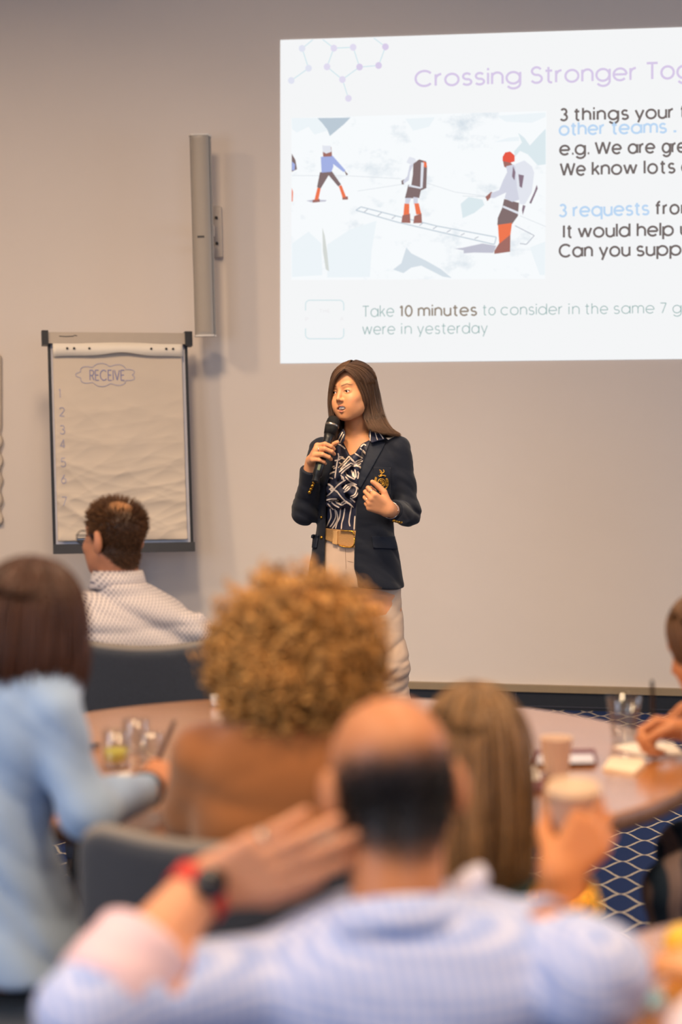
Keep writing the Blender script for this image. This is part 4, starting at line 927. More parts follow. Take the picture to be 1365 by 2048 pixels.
papc = M('paper_cup_cream', (214, 180, 152), .6, var=.03)
def papercup(c, ax, s, label, lid=True):
    t = thing('paper_cup', c, label, 'cup')
    obj('cup_body', xf(lathe([(.027 * s, 0), (.028 * s, .002), (.039 * s, .095 * s), (.0405 * s, .097 * s), (.039 * s, .099 * s), (.037 * s, .096 * s), (.027 * s, .006)], 40, ax, c)), papc, t)
    if lid: obj('lid', xf(lathe([(.0415 * s, .093 * s), (.042 * s, .100 * s), (.038 * s, .108 * s), (.036 * s, .103 * s), (.012 * s, .103 * s), (.010 * s, .101 * s)], 40, ax, c)), M('cup_lid', (206, 172, 140), .45, var=.03), t)
    return t
papercup(cupc - cup_ax * .10, cup_ax, 1.0, 'paper cup with pale lid held up by the blonde-haired person')

# ------------------------------------------------------------------ bald man in checked shirt
chk = bpy.data.materials.new('shirt_fine_check'); chk.use_nodes = True; T = NT(chk); b = base_of(chk); b.inputs['Roughness'].default_value = .8; b.inputs['Sheen Weight'].default_value = .15
s_ = T.sep(T.obj()); q = 2 * PI / .0125
sx_ = T.m('SINE', T.m('MULTIPLY', T.m('ADD', s_[0], T.m('MULTIPLY', s_[1], .45)), q * .85)); sz_ = T.m('SINE', T.m('MULTIPLY', T.m('ADD', s_[2], T.m('MULTIPLY', s_[1], -.5)), q * .85))
g = T.m('MULTIPLY_ADD', T.m('ADD', T.m('MULTIPLY', sx_, .6), T.m('MULTIPLY', sz_, .9)), .30, .5)
T.l.new(T.mix(g, lin(208, 208, 226), lin(122, 148, 206)), b.inputs['Base Color'])
YD = 2.22
secs = secs_px([(1798, 830, .085, .08), (1814, 860, .140, .095), (1840, 858, .180, .11), (1880, 846, .208, .125), (1950, 830, .228, .138), (2080, 795, .180, .145), (2300, 795, .20, .15), (2520, 795, .20, .15)], YD)
hcD = at(780, 1568, YD + .06); FD = nrm((-.22, .93, -.34))
wD = at(412, 1768, YD + .02)
aL = [at(580, 1975, YD - .01), at(188, 2022, YD - .12), wD]; aR = [at(1082, 1905, YD), at(1188, 1960, 2.12), at(1085, 2040, YD + .12)]; aR[2][2] = .82
dD = nrm(at(640, 1690, YD - .03) - wD)
hpD = hand_prims(wD, dD, (.25, .1, -1), (-.1, -1, .25), [(12, 14, 8), (10, 12, 8), (8, 14, 10), (12, 18, 10)], 1.08, thumb=[(.8, .5, -.3), (.95, .15, -.3), (.95, .0, -.3)], spread=.08)
topz = lambda q: np.interp(q[:, 1], [-.1, -.02, .04, .11], [-.02, .006, .022, .026])
dcol = lambda V, q: blend_col(V, (188, 122, 80), [(hairline(q, topz), (52, 44, 42), .06)])
p, sh, hd, hc, Rh, hs, sf = sitter('balding man in blue and white checked shirt in the foreground, hand on his neck', (.02, 1), secs, (hcD, 1.03, FD, -.03), at(795, 1828, YD + .0),
    {'R': aR, 'L': aL}, (at(795, 2300, YD)[0], YD + .02, .47), chk, denim, skin=(212, 146, 108), hands={'L': hpD, 'R': hand_prims(aR[2], (-.3, 1, 0), (-1, -.3, 0), (0, 0, 1), [(20, 25, 15)] * 4)}, colspots=dcol, fold=.006, foldd=(.5, 0, 1), sleeve=(.070, .062, .050), cuff=.27, knees=[np.array([.13, 2.54, .53]), np.array([-.05, 2.54, .53])])
hm2 = M('hair_black_cropped', (34, 30, 32), .6, var=.2, island=.3)
hh = short_hair(hd, hc, Rh, hs, 5200, lambda q: np.full(len(q), .0055), lambda q: np.maximum(hairline(q, topz) - .004, -ell(np.abs(q) * np.array([1, 0, 0]) + q * np.array([0, 1, 1]), (.080, .018, -.012), (.022, .026, .040))), 9, .0010, .0, lambda q: np.clip((topz(q) + .012 - q[:, 2]) / .06, .12, 1))
obj('hair', hh, hm2, p)
white_c = M('shirt_collar_inner', (222, 214, 226), .8, var=.05)
obj('collar', ring_band(at(800, 1822, YD - .005), (-.06, .30, 1), [(.108, .094), (.098, .086), (.088, .080)], -.040, .004, sag=-.012), chk, sh, solid=.006, soff=1)
ct_ = obj('collar_tip', (np.array([at(905, 1768, YD + .03), at(935, 1738, YD + .035), at(962, 1728, YD + .05), at(975, 1752, YD + .05), at(955, 1800, YD + .04), at(915, 1815, YD + .02)]), [(0, 1, 2, 3, 4, 5)]), white_c, sh, solid=.012, soff=0)
ax = nrm(aL[2] - aL[1]); cuc = aL[1] + (aL[2] - aL[1]) * .27
pinkc = M('cuff_pale_pink', (218, 184, 188), .8, var=.05)
ring = lambda c, ax, rows, n=36: lathe(rows, n, ax, c, cap=False)
def cuff_f(P):
    q = P - cuc; h_ = q @ ax; r_ = np.linalg.norm(q - h_[:, None] * ax, axis=1)
    d = np.sqrt(np.maximum(np.abs(r_ - .054) - .004, 0) ** 2 + np.maximum(np.abs(h_) - .036, 0) ** 2) - .012
    return d + .004 * ridge(P, 60, 8, ax)
sdfobj('rolled_cuff', cuff_f, cuc - .13, cuc + .13, .005, pinkc, sh)
wt = thing('wristwatch', wD, None, None); wt.parent = p; wt.location = wD - ORG[p.name]
wax = nrm(aL[2] - aL[1]); wc = aL[1] + (aL[2] - aL[1]) * .93; Wm = axes(wax, (0, -1, .2))
red = M('watch_strap_red', (200, 52, 34), .5)
V = []; n = 40
for z in (-.013, .013):
    for i in range(n): t = 2 * PI * i / n; V.append(wc + Wm @ np.array([.037 * math.cos(t), .042 * math.sin(t), z]))
obj('strap', (np.array(V), [(i, (i + 1) % n, n + (i + 1) % n, n + i) for i in range(n)]), red, wt, solid=.004)
fc = wc + Wm @ np.array([.036, .004, 0]); obj('watch_case', xf(lathe([(.019, 0), (.021, .003), (.021, .009), (.018, .012)], 32, Wm[:, 0], fc)), M('watch_steel', (70, 66, 66), .3, .8), wt)
obj('dial', xf(lathe([(.0165, .0122), (.0165, .0128)], 32, Wm[:, 0], fc)), M('watch_dial', (30, 30, 36), .2), wt)
rg = [q_ for q_ in hpD if q_[4] == 'f3'][0]; rc = rg[0] + (rg[1] - rg[0]) * .5
obj('ring', xf(lathe([(.0102, -.004), (.0112, 0), (.0102, .004)], 20, rg[1] - rg[0], rc, cap=False)), M('ring_silver', (200, 190, 175), .25, 1), p, solid=.0015)

# ------------------------------------------------------------------ person at the right edge, writing
YR = 3.92
pat = bpy.data.materials.new('trousers_pattern'); pat.use_nodes = True; T = NT(pat); b = base_of(pat); b.inputs['Roughness'].default_value = .8
mr = T.new('ShaderNodeMapRange'); wn = T.new('ShaderNodeTexWave'); T.l.new(T.obj(), wn.inputs[0]); wn.inputs['Scale'].default_value = 6; wn.inputs['Distortion'].default_value = 9; wn.inputs['Detail Scale'].default_value = .6
T.l.new(wn.outputs[1], mr.inputs[0]); mr.inputs[1].default_value = .45; mr.inputs[2].default_value = .6
T.l.new(T.mix(mr.outputs[0], lin(22, 40, 56), lin(128, 104, 96)), b.inputs['Base Color'])
FR = (-.96, .1)
secs = secs_px([(1420, 1490, .08, .07), (1440, 1500, .13, .09), (1475, 1520, .17, .10), (1530, 1545, .18, .115), (1630, 1570, .165, .12), (1680, 1585, .165, .125), (1722, 1588, .165, .125)], YR)
wR = at(1388, 1474, YR - .02); aR = [at(1510, 1500, YR - .15), at(1490, 1485, YR - .16), wR]; aL = [at(1510, 1500, YR + .17), at(1500, 1480, YR + .22), at(1475, 1470, YR + .16)]; aR[1][2] = .81; aL[1][2] = .82; aL[2][2] = .83; wR[2] = max(wR[2], .80)
hpR = hand_prims(wR, (-1, .15, .05), (0, -.75, .6), (.05, .55, .85), [(40, 60, 40), (48, 66, 45), (52, 70, 45), (55, 70, 45)], .95, thumb=[(.72, .6, -.35), (.9, .05, -.55), (.85, -.3, -.5)])
kn = [at(1352, 1690, YR - .30), at(1375, 1660, YR + .05)]
for k in kn: k[2] = .52
p, sh, hd, hc, Rh, hs, sf = sitter('person at the right edge with tied brown hair, leaning over the table writing', FR, secs, (at(1420, 1288, YR), .97, (-.72, .55, -.42), 0), at(1462, 1405, YR),
    {'R': aR, 'L': aL}, (at(1600, 1800, YR)[0], YR - .12, .505), M('top_cream', (205, 190, 176), .8), pat, skin=(204, 132, 84), hands={'R': hpR, 'L': hand_prims(aL[2], (-1, .1, 0), (.1, 1, 0), (0, 0, 1), [(20, 25, 15)] * 4, .95)}, male=False, fold=.004, knees=kn)
Gb = cap_guides(hc, Rh, hs, (.080, .100, .096), .024, -.05, np.linspace(-128, 128, 23), .0, .30)
br_m = M('hair_mid_brown', (104, 70, 42), .42, var=.3, scale=30, stretch=(8, 8, 1), island=.4)
hr = obj('hair', loft_sheet(Gb, 50, 26), br_m, p, solid=.006)
obj('hair_strands', strands(Gb, 700, .002, .0014, m=16), br_m, hr)
obj('bun', (lambda V, F: (V, F))(*polygonize(lambda P: ell(P, hc + hs * (Rh @ np.array([0, .125, .03])), (.035, .035, .035)) + .003 * fbm(P, 200, 2), hc - .22, hc + .22, .006)), br_m, hr)

# ------------------------------------------------------------------ person at the near right corner (only an arm shows)
YN = 1.6
secs = secs_px([(1930, 2210, .075, .07), (1955, 2210, .12, .09), (2000, 2215, .16, .10), (2070, 2220, .17, .115), (2250, 2230, .16, .12), (2480, 2240, .17, .13), (2650, 2240, .17, .13)], YN)
aN = [np.array([.545, 1.60, .965]), np.array([.415, 1.92, .81]), at(1478, 1950, 2.17)]; aN[2][2] = .80
aR = [np.array([.82, 1.68, .965]), np.array([.86, 1.82, .835]), np.array([.72, 2.02, .83])]
hpN = hand_prims(aN[2], (-.52, .85, .0), (.85, .52, .1), (0, -.1, 1), [(8, 14, 8), (10, 16, 8), (12, 18, 10), (14, 20, 10)], .95, thumb=[(.75, .6, -.2), (.95, .2, -.2), (.98, .0, -.2)])
p, sh, hd, hc, Rh, hs, sf = sitter('person at bottom right corner in pale pink sleeve, reaching over the near table', (-.3, .95), secs, (at(2210, 1740, YN), .97, (-.6, .75, -.2), 0), at(2210, 1915, YN),
    {'R': aR, 'L': aN}, (at(2240, 2300, YN)[0], YN - .02, .47), M('sleeve_pale_pink', (226, 200, 196), .8, var=.05), denim, skin=(226, 168, 122), hands={'L': hpN, 'R': hand_prims(aR[2], (-.8, .5, 0), (.3, 1, 0), (0, 0, 1), [(6, 10, 6)] * 4, .95)}, male=False, fold=.004, cuff=.82, sleeve=(.062, .056, .046))
Gb = cap_guides(hc, Rh, hs, (.080, .100, .096), .024, -.12, np.linspace(-150, 150, 25), .0, .2)
obj('hair', loft_sheet(Gb, 50, 26), br_m, p, solid=.006)

# ================================================================== PRESENTER
Y0 = 7.0
a20 = math.radians(20); yawP = -a20
FP = np.array([-math.sin(a20), -math.cos(a20), 0]); RP = np.array([-math.cos(a20), math.sin(a20), 0])   # facing, her right
def secY(rows): return sorted([(at(x, y, Y0)[2], at(x, y, Y0)[0], Y0 + dy, hw, hd) for y, x, hw, hd, dy in rows])
secP = secY([(867, 713, .070, .060, .01), (876, 714, .110, .070, .01), (886, 716, .155, .080, .01), (905, 718, .170, .095, .0), (950, 719, .166, .118, -.01), (1005, 715, .152, .110, -.005), (1062, 710, .149, .104, 0), (1105, 710, .176, .116, 0), (1172, 712, .190, .132, 0), (1215, 712, .194, .134, 0)])
secT = secY([(867, 713, .066, .056, .01), (876, 714, .106, .066, .01), (886, 716, .150, .076, .01), (905, 718, .168, .086, .0), (950, 718, .158, .104, -.01), (1005, 717, .132, .094, -.005), (1062, 714, .122, .088, 0), (1105, 712, .142, .098, 0), (1172, 711, .150, .105, 0), (1215, 711, .148, .105, 0)])
shR = at(644, 899, Y0 + .055); elR = at(611, 1022, Y0 - .01); wrR = at(634, 952, Y0 - .185)
shL = at(797, 898, Y0 - .055); elL = at(816, 1026, Y0 - .05); wrL = at(779, 1020, Y0 - .262)
hcP = at(706.0, 779.5, 6.955); yh = math.radians(36)
FH = nrm((-math.sin(yh), -math.cos(yh), -.10)); RH = head_frame(FH, math.radians(5.0) * 1); SH = .955
# orient roll: top of the head leans to the left of the picture
nkP = at(714, 886, Y0 + .005)
zl = lambda P: (P - hcP) @ RH / SH
def mouth_cut(q): return ell(q, (0, -.094, -.0672 + 6 * q[:, 0] ** 2) if False else (0, -.094, -.0668), (.0250, .022, .0086))
def head_p(P):
    d = head_sdf(P, hcP, RH, SH, ears=False); q = zl(P); ax = np.abs(q[:, 0]); m = np.stack([ax, q[:, 1], q[:, 2]], 1)
    # lips
    up = seg(m, (0, -.0970, -.0570), (.0290, -.0815, -.0590), .0042, .0024); loq = seg(m, (0, -.0950, -.0785), (.0290, -.0815, -.0615), .0056, .0026)
    d = smin(d, smin(up, loq, .003) * SH, .006)
    d = smax(d, -mouth_cut(q) * SH, .003)
    # eyelids
    lid = ell(m, (.031, -.0768, -.001), (.0165, .0125, .0118)); slit = ell(m, (.031, -.092, -.0015), (.0134, .020, .0046))
    d = smin(d, smax(lid, -slit, .0015) * SH, .004)
    d = smin(d, ell(m, (.034, -.072, -.034), (.017, .014, .013)) * SH, .014)
    d = smin(d, ell(m, (.030, -.050, -.074), (.022, .026, .022)) * SH, .025)
    # smile folds and chin
    d = smin(d, ell(m, (.033, -.074, -.052), (.016, .014, .016)) * SH, .02)
    return d
neck_f = lambda P: smin(chain(P, [hcP + RH @ np.array([0, .020, -.06]), nkP + np.array([0, 0, .02]), nkP - np.array([0, 0, .05])], [.050, .050, .062], .02), loft(P, secT, yawP, -.012), .03)
def hn(P): return smin(head_p(P), neck_f(P), .012)
Vh = polygonize(lambda P: smax(hn(P), nkP[2] - .19 - P[:, 2], .01), np.minimum(hcP, nkP) - [.22, .18, .20], hcP + [.22, .20, .16], .0021, 1)
q = zl(Vh[0]); ax_a = np.abs(q[:, 0]); m = np.stack([ax_a, q[:, 1], q[:, 2]], 1)
lipd = np.minimum(seg(m, (0, -.0990, -.0570), (.0290, -.0830, -.0590), .0038, .0016), seg(m, (0, -.0970, -.0785), (.0290, -.0830, -.0615), .0050, .0018))
mz = m * np.array([1, 0, 1]); br_d = np.maximum(np.minimum(seg(mz, (.014, 0, .0225), (.035, 0, .0280), .0020, .0019), seg(mz, (.035, 0, .0280), (.050, 0, .0215), .0020, .0008)), q[:, 1] + .03)
lash = np.maximum(ell(m, (.031, -.092, -.0006), (.0146, .03, .0058)), -ell(m, (.031, -.094, -.0022), (.0128, .03, .0049)))
hcol = blend_col(Vh[0], (218, 152, 106), [(ell(m, (.042, -.07, -.035), (.02, .03, .016)), (226, 148, 106), .02), (lipd, (212, 122, 102), .003), (br_d, (98, 68, 48), .0035), (lash, (70, 46, 36), .002), (mouth_cut(q) + .001, (86, 34, 32), .003)])
parts = [Vh]; cols = [hcol]
mic_h = at(664.5, 852, 6.845); mic_t = at(634, 953, 6.775); micax = nrm(mic_h - mic_t)
gc = mic_t + micax * .085          # where the hand grips
dR = nrm((.22, -.72, .55)); dR = nrm(dR - micax * (dR @ micax) * .9); nR = nrm(np.cross(dR, micax))
wR_ = gc - dR * .070 + nR * .030
hR = hand_prims(wR_, dR, micax, nR, [(34, 62, 38), (36, 64, 40), (38, 66, 42), (42, 66, 44)], .95, thumb=[(.55, .45, -.72), (.72, .45, -.50), (.75, .35, -.5)])
wrR = wR_ - dR * .02
dL = nrm((-.80, -.30, .42)); tL = nrm((.25, -.35, 1))
nL = np.cross(tL, dL)
hL = hand_prims(wrL, dL, tL, nL, [(52, 78, 50), (66, 88, 60), (72, 90, 60), (76, 90, 60)], .95, thumb=[(.72, .62, -.3), (.93, .25, -.35), (.98, .1, -.2)])
for pr, el, wr in ((hR, elR, wrR), (hL, elL, wrL)):
    f = lambda P: smin(prims_sdf(P, pr), seg(P, el + (wr - el) * .5, wr, .036, .025), .018)
    b0, b1 = prim_bounds(pr); b0 = np.minimum(b0, el + (wr - el) * .5 - .05); b1 = np.maximum(b1, el + (wr - el) * .5 + .05)
    V = polygonize(f, b0, b1, .0021, 1); parts.append(V); cols.append(np.tile(np.array(lin(218, 152, 108)[:3]), (len(V[0]), 1)))
hipL, hipR = at(761, 1185, Y0 - .01), at(676, 1185, Y0 + .04); knL, knR = at(786, 1330, Y0 - .05), at(684, 1335, Y0 + .03); anL, anR = at(806, 1545, Y0 + .03), at(678, 1548, Y0 + .06)
LEGS = ((hipL, knL, anL), (hipR, knR, anR))
body_f = lambda P: smin(smin(loft(P, secT, yawP, -.020), np.minimum(*[chain(P, l, [.080, .052, .040], .03) for l in LEGS]), .04), np.minimum(chain(P, [shR, elR, wrR], [.040, .036, .024], .02), chain(P, [shL, elL, wrL], [.040, .036, .024], .02)), .03)
V = polygonize(body_f, np.array([-.45, 6.6, .0]), np.array([.55, 7.4, 1.42]), .011, 1); parts.append(V); cols.append(np.tile(np.array(lin(218, 152, 108)[:3]), (len(V[0]), 1)))
base = np.array([.06, Y0, 0])
pres = obj('person', cat_vf(*parts), SKIN, org=base, col=np.concatenate(cols), label='standing presenter in navy blazer with long brown hair, speaking into microphone', cat='person')
# eyes and teeth
ew = M('eye_white', (222, 212, 206), .2, var=.02); ir = M('eye_iris', (52, 36, 28), .15); pu = M('eye_pupil', (10, 8, 8), .1)
for sx in (-1, 1):
    ec = hcP + SH * (RH @ np.array([sx * .031, -.0748, -.0012])); er = .0114 * SH
    gaze = nrm(FH + np.array([-.22, 0, -.02])); L = [(er * math.sin(t), er * math.cos(t)) for t in np.linspace(PI, .03, 18)]
    e = obj('eye', xf(lathe(L, 28, gaze, ec)), ew, pres)
    obj('iris', xf(lathe([(er * math.sin(t) * 1.006, er * math.cos(t) * 1.006 + .0002) for t in np.linspace(.50, .05, 6)], 24, gaze, ec)), ir, e)
    obj('pupil', xf(lathe([(er * math.sin(t) * 1.012, er * math.cos(t) * 1.012 + .0004) for t in np.linspace(.22, .03, 4)], 18, gaze, ec)), pu, e)
V = [];
for ii in range(11):
    u = (ii - 5) * .0047; yv = -.0900 + .05 * abs(u) ** 1.2 * 6 * .05 + 6 * u * u
    V.append(xf(box((u - .0022, yv - .001, -.0705), (u + .0022, yv + .005, -.0585), .0008, 1), RH * SH, hcP))
obj('teeth', cat_vf(*V), M('teeth', (232, 222, 210), .25, var=.02), pres)
# ---------------------------------------------------------------- hair
pg = lambda L: [at(x, y, Y) for x, y, Y in L]
GRs = [pg(l) for l in (
 [(691, 740, 6.872), (704, 749, 6.868), (715, 768, 6.878), (722, 795, 6.905), (726, 822, 6.925), (732, 842, 6.915), (739, 857, 6.89)],
 [(693, 736, 6.878), (714, 744, 6.878), (728, 768, 6.895), (736, 800, 6.925), (741, 826, 6.93), (747, 846, 6.91), (757, 863, 6.885)],
 [(697, 731, 6.89), (724, 739, 6.905), (741, 766, 6.935), (749, 801, 6.96), (756, 831, 6.955), (766, 853, 6.93), (782, 867, 6.90)],
 [(703, 728, 6.92), (732, 737, 6.96), (750, 768, 7.005), (758, 804, 7.02), (766, 836, 7.005), (779, 857, 6.97), (800, 870, 6.93)],
 [(711, 726.5, 6.96), (735, 737, 7.02), (751, 770, 7.055), (759, 808, 7.06), (766, 838, 7.045), (775, 860, 7.03), (786, 872, 7.02)],
 [(712, 727, 6.99), (726, 738, 7.055), (735, 775, 7.085), (738, 815, 7.085), (738, 845, 7.08), (738, 865, 7.08), (738, 885, 7.085)],
 [(706, 727.5, 6.98), (697, 738, 7.04), (694, 775, 7.08), (697, 815, 7.08), (703, 845, 7.08), (709, 865, 7.08), (714, 885, 7.085)])]
GLs = [pg(l) for l in (
 [(690, 740, 6.870), (678, 747, 6.872), (668, 765, 6.885), (664, 790, 6.905), (664, 815, 6.92), (668, 845, 6.915), (672, 874, 6.90)],
 [(694, 734.5, 6.88), (675, 743, 6.90), (663.5, 767, 6.93), (661, 795, 6.95), (661.5, 820, 6.955), (666, 850, 6.945), (669, 878, 6.93)],
 [(699, 730, 6.92), (681, 739, 6.97), (668, 767, 7.0), (665, 800, 7.01), (668, 830, 7.01), (675, 860, 7.0), (681, 882, 6.99)],
 [(706, 727.5, 6.98), (697, 738, 7.04), (690, 775, 7.08), (692, 815, 7.08), (698, 845, 7.08), (705, 865, 7.08), (710, 885, 7.085)])]
hp_m = M('hair_long_brown', (102, 76, 58), .42, var=.30, scale=60, stretch=(6, 6, .4), island=.5, spec=.35)
def pushed(G, n, m, gap):
    G = np.stack([spline(g, m) for g in np.asarray(G, float)]); G = np.stack([spline(G[:, j], n) for j in range(m)], 1)
    cran = lambda P: np.minimum(ell((P - hcP) @ RH / SH, (0, .012, .027), (.073, .093, .078)) * SH, ell((P - hcP) @ RH / SH, (0, -.010, -.02), (.064, .072, .075)) * SH)
    for _ in range(5):
        V = G.reshape(-1, 3); d = cran(V); k = d < gap
        if k.any(): V[k] += grad(cran, V[k]) * (gap - d[k])[:, None]
        G = V.reshape(G.shape); S = G.copy(); S[:, 1:-1] = .25 * G[:, :-2] + .5 * G[:, 1:-1] + .25 * G[:, 2:]; G = S; S = G.copy(); S[1:-1] = .25 * G[:-2] + .5 * G[1:-1] + .25 * G[2:]; G = S
    return G
def outside(VF, gap):
    V, F = VF; V = np.array(V)
    for _ in range(4):
        d = hn(V); k = d < gap
        if not k.any(): break
        V[k] += grad(hn, V[k]) * (gap - d[k])[:, None]
    return V, F
GRp, GLp = pushed(GRs, 40, 26, .007), pushed(GLs, 24, 26, .007)
hr = obj('hair', cat_vf(*[loft_sheet(G, 70, 60) for G in (GRp, GLp)]), hp_m, pres, solid=.004, soff=0)
obj('hair_strands', cat_vf(*[strands(G + 0, n_, .0026, .00062, .0020, wf=7, sides=3, seed=sd, lift=.006, c=hcP + np.array([0, .02, -.03])) for G, n_, sd in ((GRp, 4200, 3), (GLp, 1400, 4))]), hp_m, hr)
# ---------------------------------------------------------------- blouse
def stripe_px(px, py): pass
zb = lambda L: zc(L, 4.266, 560, 700)
navy_b = M('blouse_navy', (34, 36, 56), .55, var=.2, scale=60, spec=.4)
whit_b = M('blouse_white_stripe', (226, 206, 188), .6, var=.04)
VN = zb([(535, 772), (600, 902), (640, 880), (700, 800), (775, 762), (745, 600), (540, 600)])
RUF = [zb(l) for l in ([(500, 830), (480, 940), (470, 1060), (430, 1180)], [(690, 830), (640, 930), (560, 1000), (500, 1080)], [(650, 1010), (655, 1100), (560, 1090), (480, 1180)], [(650, 1150), (640, 1240), (560, 1190), (420, 1270)], [(420, 1200), (520, 1250), (610, 1320)], [(420, 1310), (500, 1330), (620, 1300)])]
RUF3 = [np.array([at(x, y, Y0 - .118 + .02 * (y > 1000)) for x, y in l]) for l in RUF]
def blouse(P):
    d = loft(P, secT, yawP) + .003 * fbm(P, 90, 3)
    for l in RUF3: d = smin(d, chain(P, l, [.012] * len(l)), .012)
    d = d + .0025 * np.sin(P @ np.array([160., 40, 90])) * ((P[:, 2] > 1.12) & (P[:, 2] < 1.36))
    px, py = proj(P); c = np.maximum(poly_sd(px, py, VN) / 515, (P - np.array([.06, Y0, 0])) @ -FP - .04)
    d = np.maximum(d, np.maximum(poly_sd(px, py, [(645, 835), (760, 835), (762, 890), (742, 950), (726, 1100), (640, 1100), (640, 900)]) / 515, (P - ctrP) @ -FP - .06))
    return smax(smax(d, -c, .006), .93 - P[:, 2], .006)
ctrP = np.array([.06, Y0, 0])
bl = sdfobj('blouse', blouse, (-.2, 6.75, .9), (.33, 7.25, 1.43), .0045, navy_b, pres)
JOPEN = zb([(470, 790), (452, 900), (440, 1030), (398, 1150), (392, 1500), (384, 1780), (372, 2300), (690, 2300), (660, 1950), (634, 1860), (636, 1700), (650, 1380), (662, 1150), (710, 960), (772, 790), (740, 560), (500, 560)])
ctrP = np.array([.06, Y0, 0])
def jacket(P):
    d = loft(P, secP, yawP); px, py = proj(P)
    d = d + .0035 * ridge(P, 34, 21, (.3, .2, 1)) + .0012 * fbm(P, 60, 9)
    c = np.maximum(poly_sd(px, py, JOPEN) / 515, (P - ctrP) @ -FP - .03); d = smax(d, -c, .010)
    d = smax(d, at(700, 1169, Y0)[2] - .012 * np.clip((P[:, 0] - .06) * 6, -1, 1) - P[:, 2], .006)
    sl = None
    for s, e, w in ((shR, elR, wrR), (shL, elL, wrL)):
        en = e + (w - e) * .84; ax = nrm(w - e)
        k = chain(P, [s, e, en], [.050, .046, .039], .03)
        k = k + 0.0085 * ridge(P, 40, 31, (.5, .5, 1)) * np.clip(1.4 - np.linalg.norm(P - e, axis=1) * 6, .25, 1) + .0012 * fbm(P, 60, 9)
        near = np.linalg.norm(P - en, axis=1) - .075; k = np.maximum(k, np.minimum((P - en) @ ax, -near))
        sl = k if sl is None else np.minimum(sl, k)
    d = smin(d, sl, .018)
    return smax(d, -(chain(P, [hcP + np.array([0, .03, -.08]), nkP + np.array([0, .012, .03]), nkP - [0, 0, .05]], [.058, .060, .062], .01)), .006)
navy = M('blazer_navy', (19, 24, 37), .75, var=.15, scale=60, bump=.25, bscale=420, sheen=.12, spec=.25, bdist=.0015)
jk = sdfobj('jacket', jacket, (-.30, 6.6, .78), (.44, 7.25, 1.44), .0046, navy, pres)
shell = lambda P: np.minimum(np.minimum(jacket(P), blouse(P)), hn(P))
T0 = 6.35
# lapels, pockets, collar
navy2 = M('blazer_navy_facing', (22, 28, 42), .7, var=.12, scale=60, bump=.25, bscale=420, bdist=.0015, spec=.3)
patch('lapel', jacket, zb([(772, 790), (800, 772), (905, 790), (870, 860), (800, 985), (690, 1180), (664, 1150), (712, 960)]), navy2, jk, T0, .004, .005, 2.2)
patch('lapel', jacket, zb([(470, 800), (492, 790), (500, 900), (468, 1060), (412, 1180), (396, 1150), (438, 1030), (452, 900)]), navy2, jk, T0, .004, .005, 2.2)
patch('breast_pocket', jacket, zb([(800, 1000), (945, 1003), (940, 1232), (818, 1232)]), navy, jk, T0, .003, .004, 3)
patch('pocket_flap', jacket, zb([(780, 1588), (972, 1592), (998, 1703), (798, 1692)]), navy2, jk, T0, .006, .007, 2.5)
patch('pocket_flap', jacket, zb([(296, 1572), (336, 1578), (318, 1692), (284, 1688)]), navy2, jk, T0, .006, .007, 2.5)
# collar of the blouse, striped
def flat_piece(pts, lines):
    Q = np.array([at(*p) for p in pts]); P2 = np.array([p[:2] for p in pts], float); X = np.c_[P2, np.ones(len(P2))]; co, *_ = np.linalg.lstsq(X, np.array([p[2] for p in pts]), rcond=None)
    T2, F = tri_poly(P2, 3); V = np.array([at(x, y, x * co[0] + y * co[1] + co[2]) for x, y in T2])
    n = np.cross(V[F[0][1]] - V[F[0][0]], V[F[0][2]] - V[F[0][0]]); F = [q[::-1] for q in F] if n[1] > 0 else F
    c_ = obj('collar', (V, F), navy_b, bl, solid=.004)
    L = []
    for l in lines:
        V2, F2 = rib_px(l, 1.9); L.append((np.array([at(x, y, x * co[0] + y * co[1] + co[2] - .0016) for x, y in V2]), F2))
    o = obj('collar_stripe', cat_vf(*L), whit_b, c_, solid=.001, soff=0)
flat_piece([(740, 853, 6.922), (749, 851, 6.94), (760, 861, 6.93), (771, 878, 6.905), (757, 881, 6.895), (744, 885, 6.885), (738, 872, 6.90)], [[(742, 855), (740.5, 882)], [(747.5, 854), (755.5, 880)], [(757, 862), (767.5, 877.5)]])
flat_piece([(671, 887, 6.93), (682, 888, 6.905), (688.5, 880.5, 6.90), (690, 864, 6.915), (686.6, 857.5, 6.925), (677, 870, 6.935)], [[(674, 885), (686, 864)], [(680, 886), (688.5, 868)]])
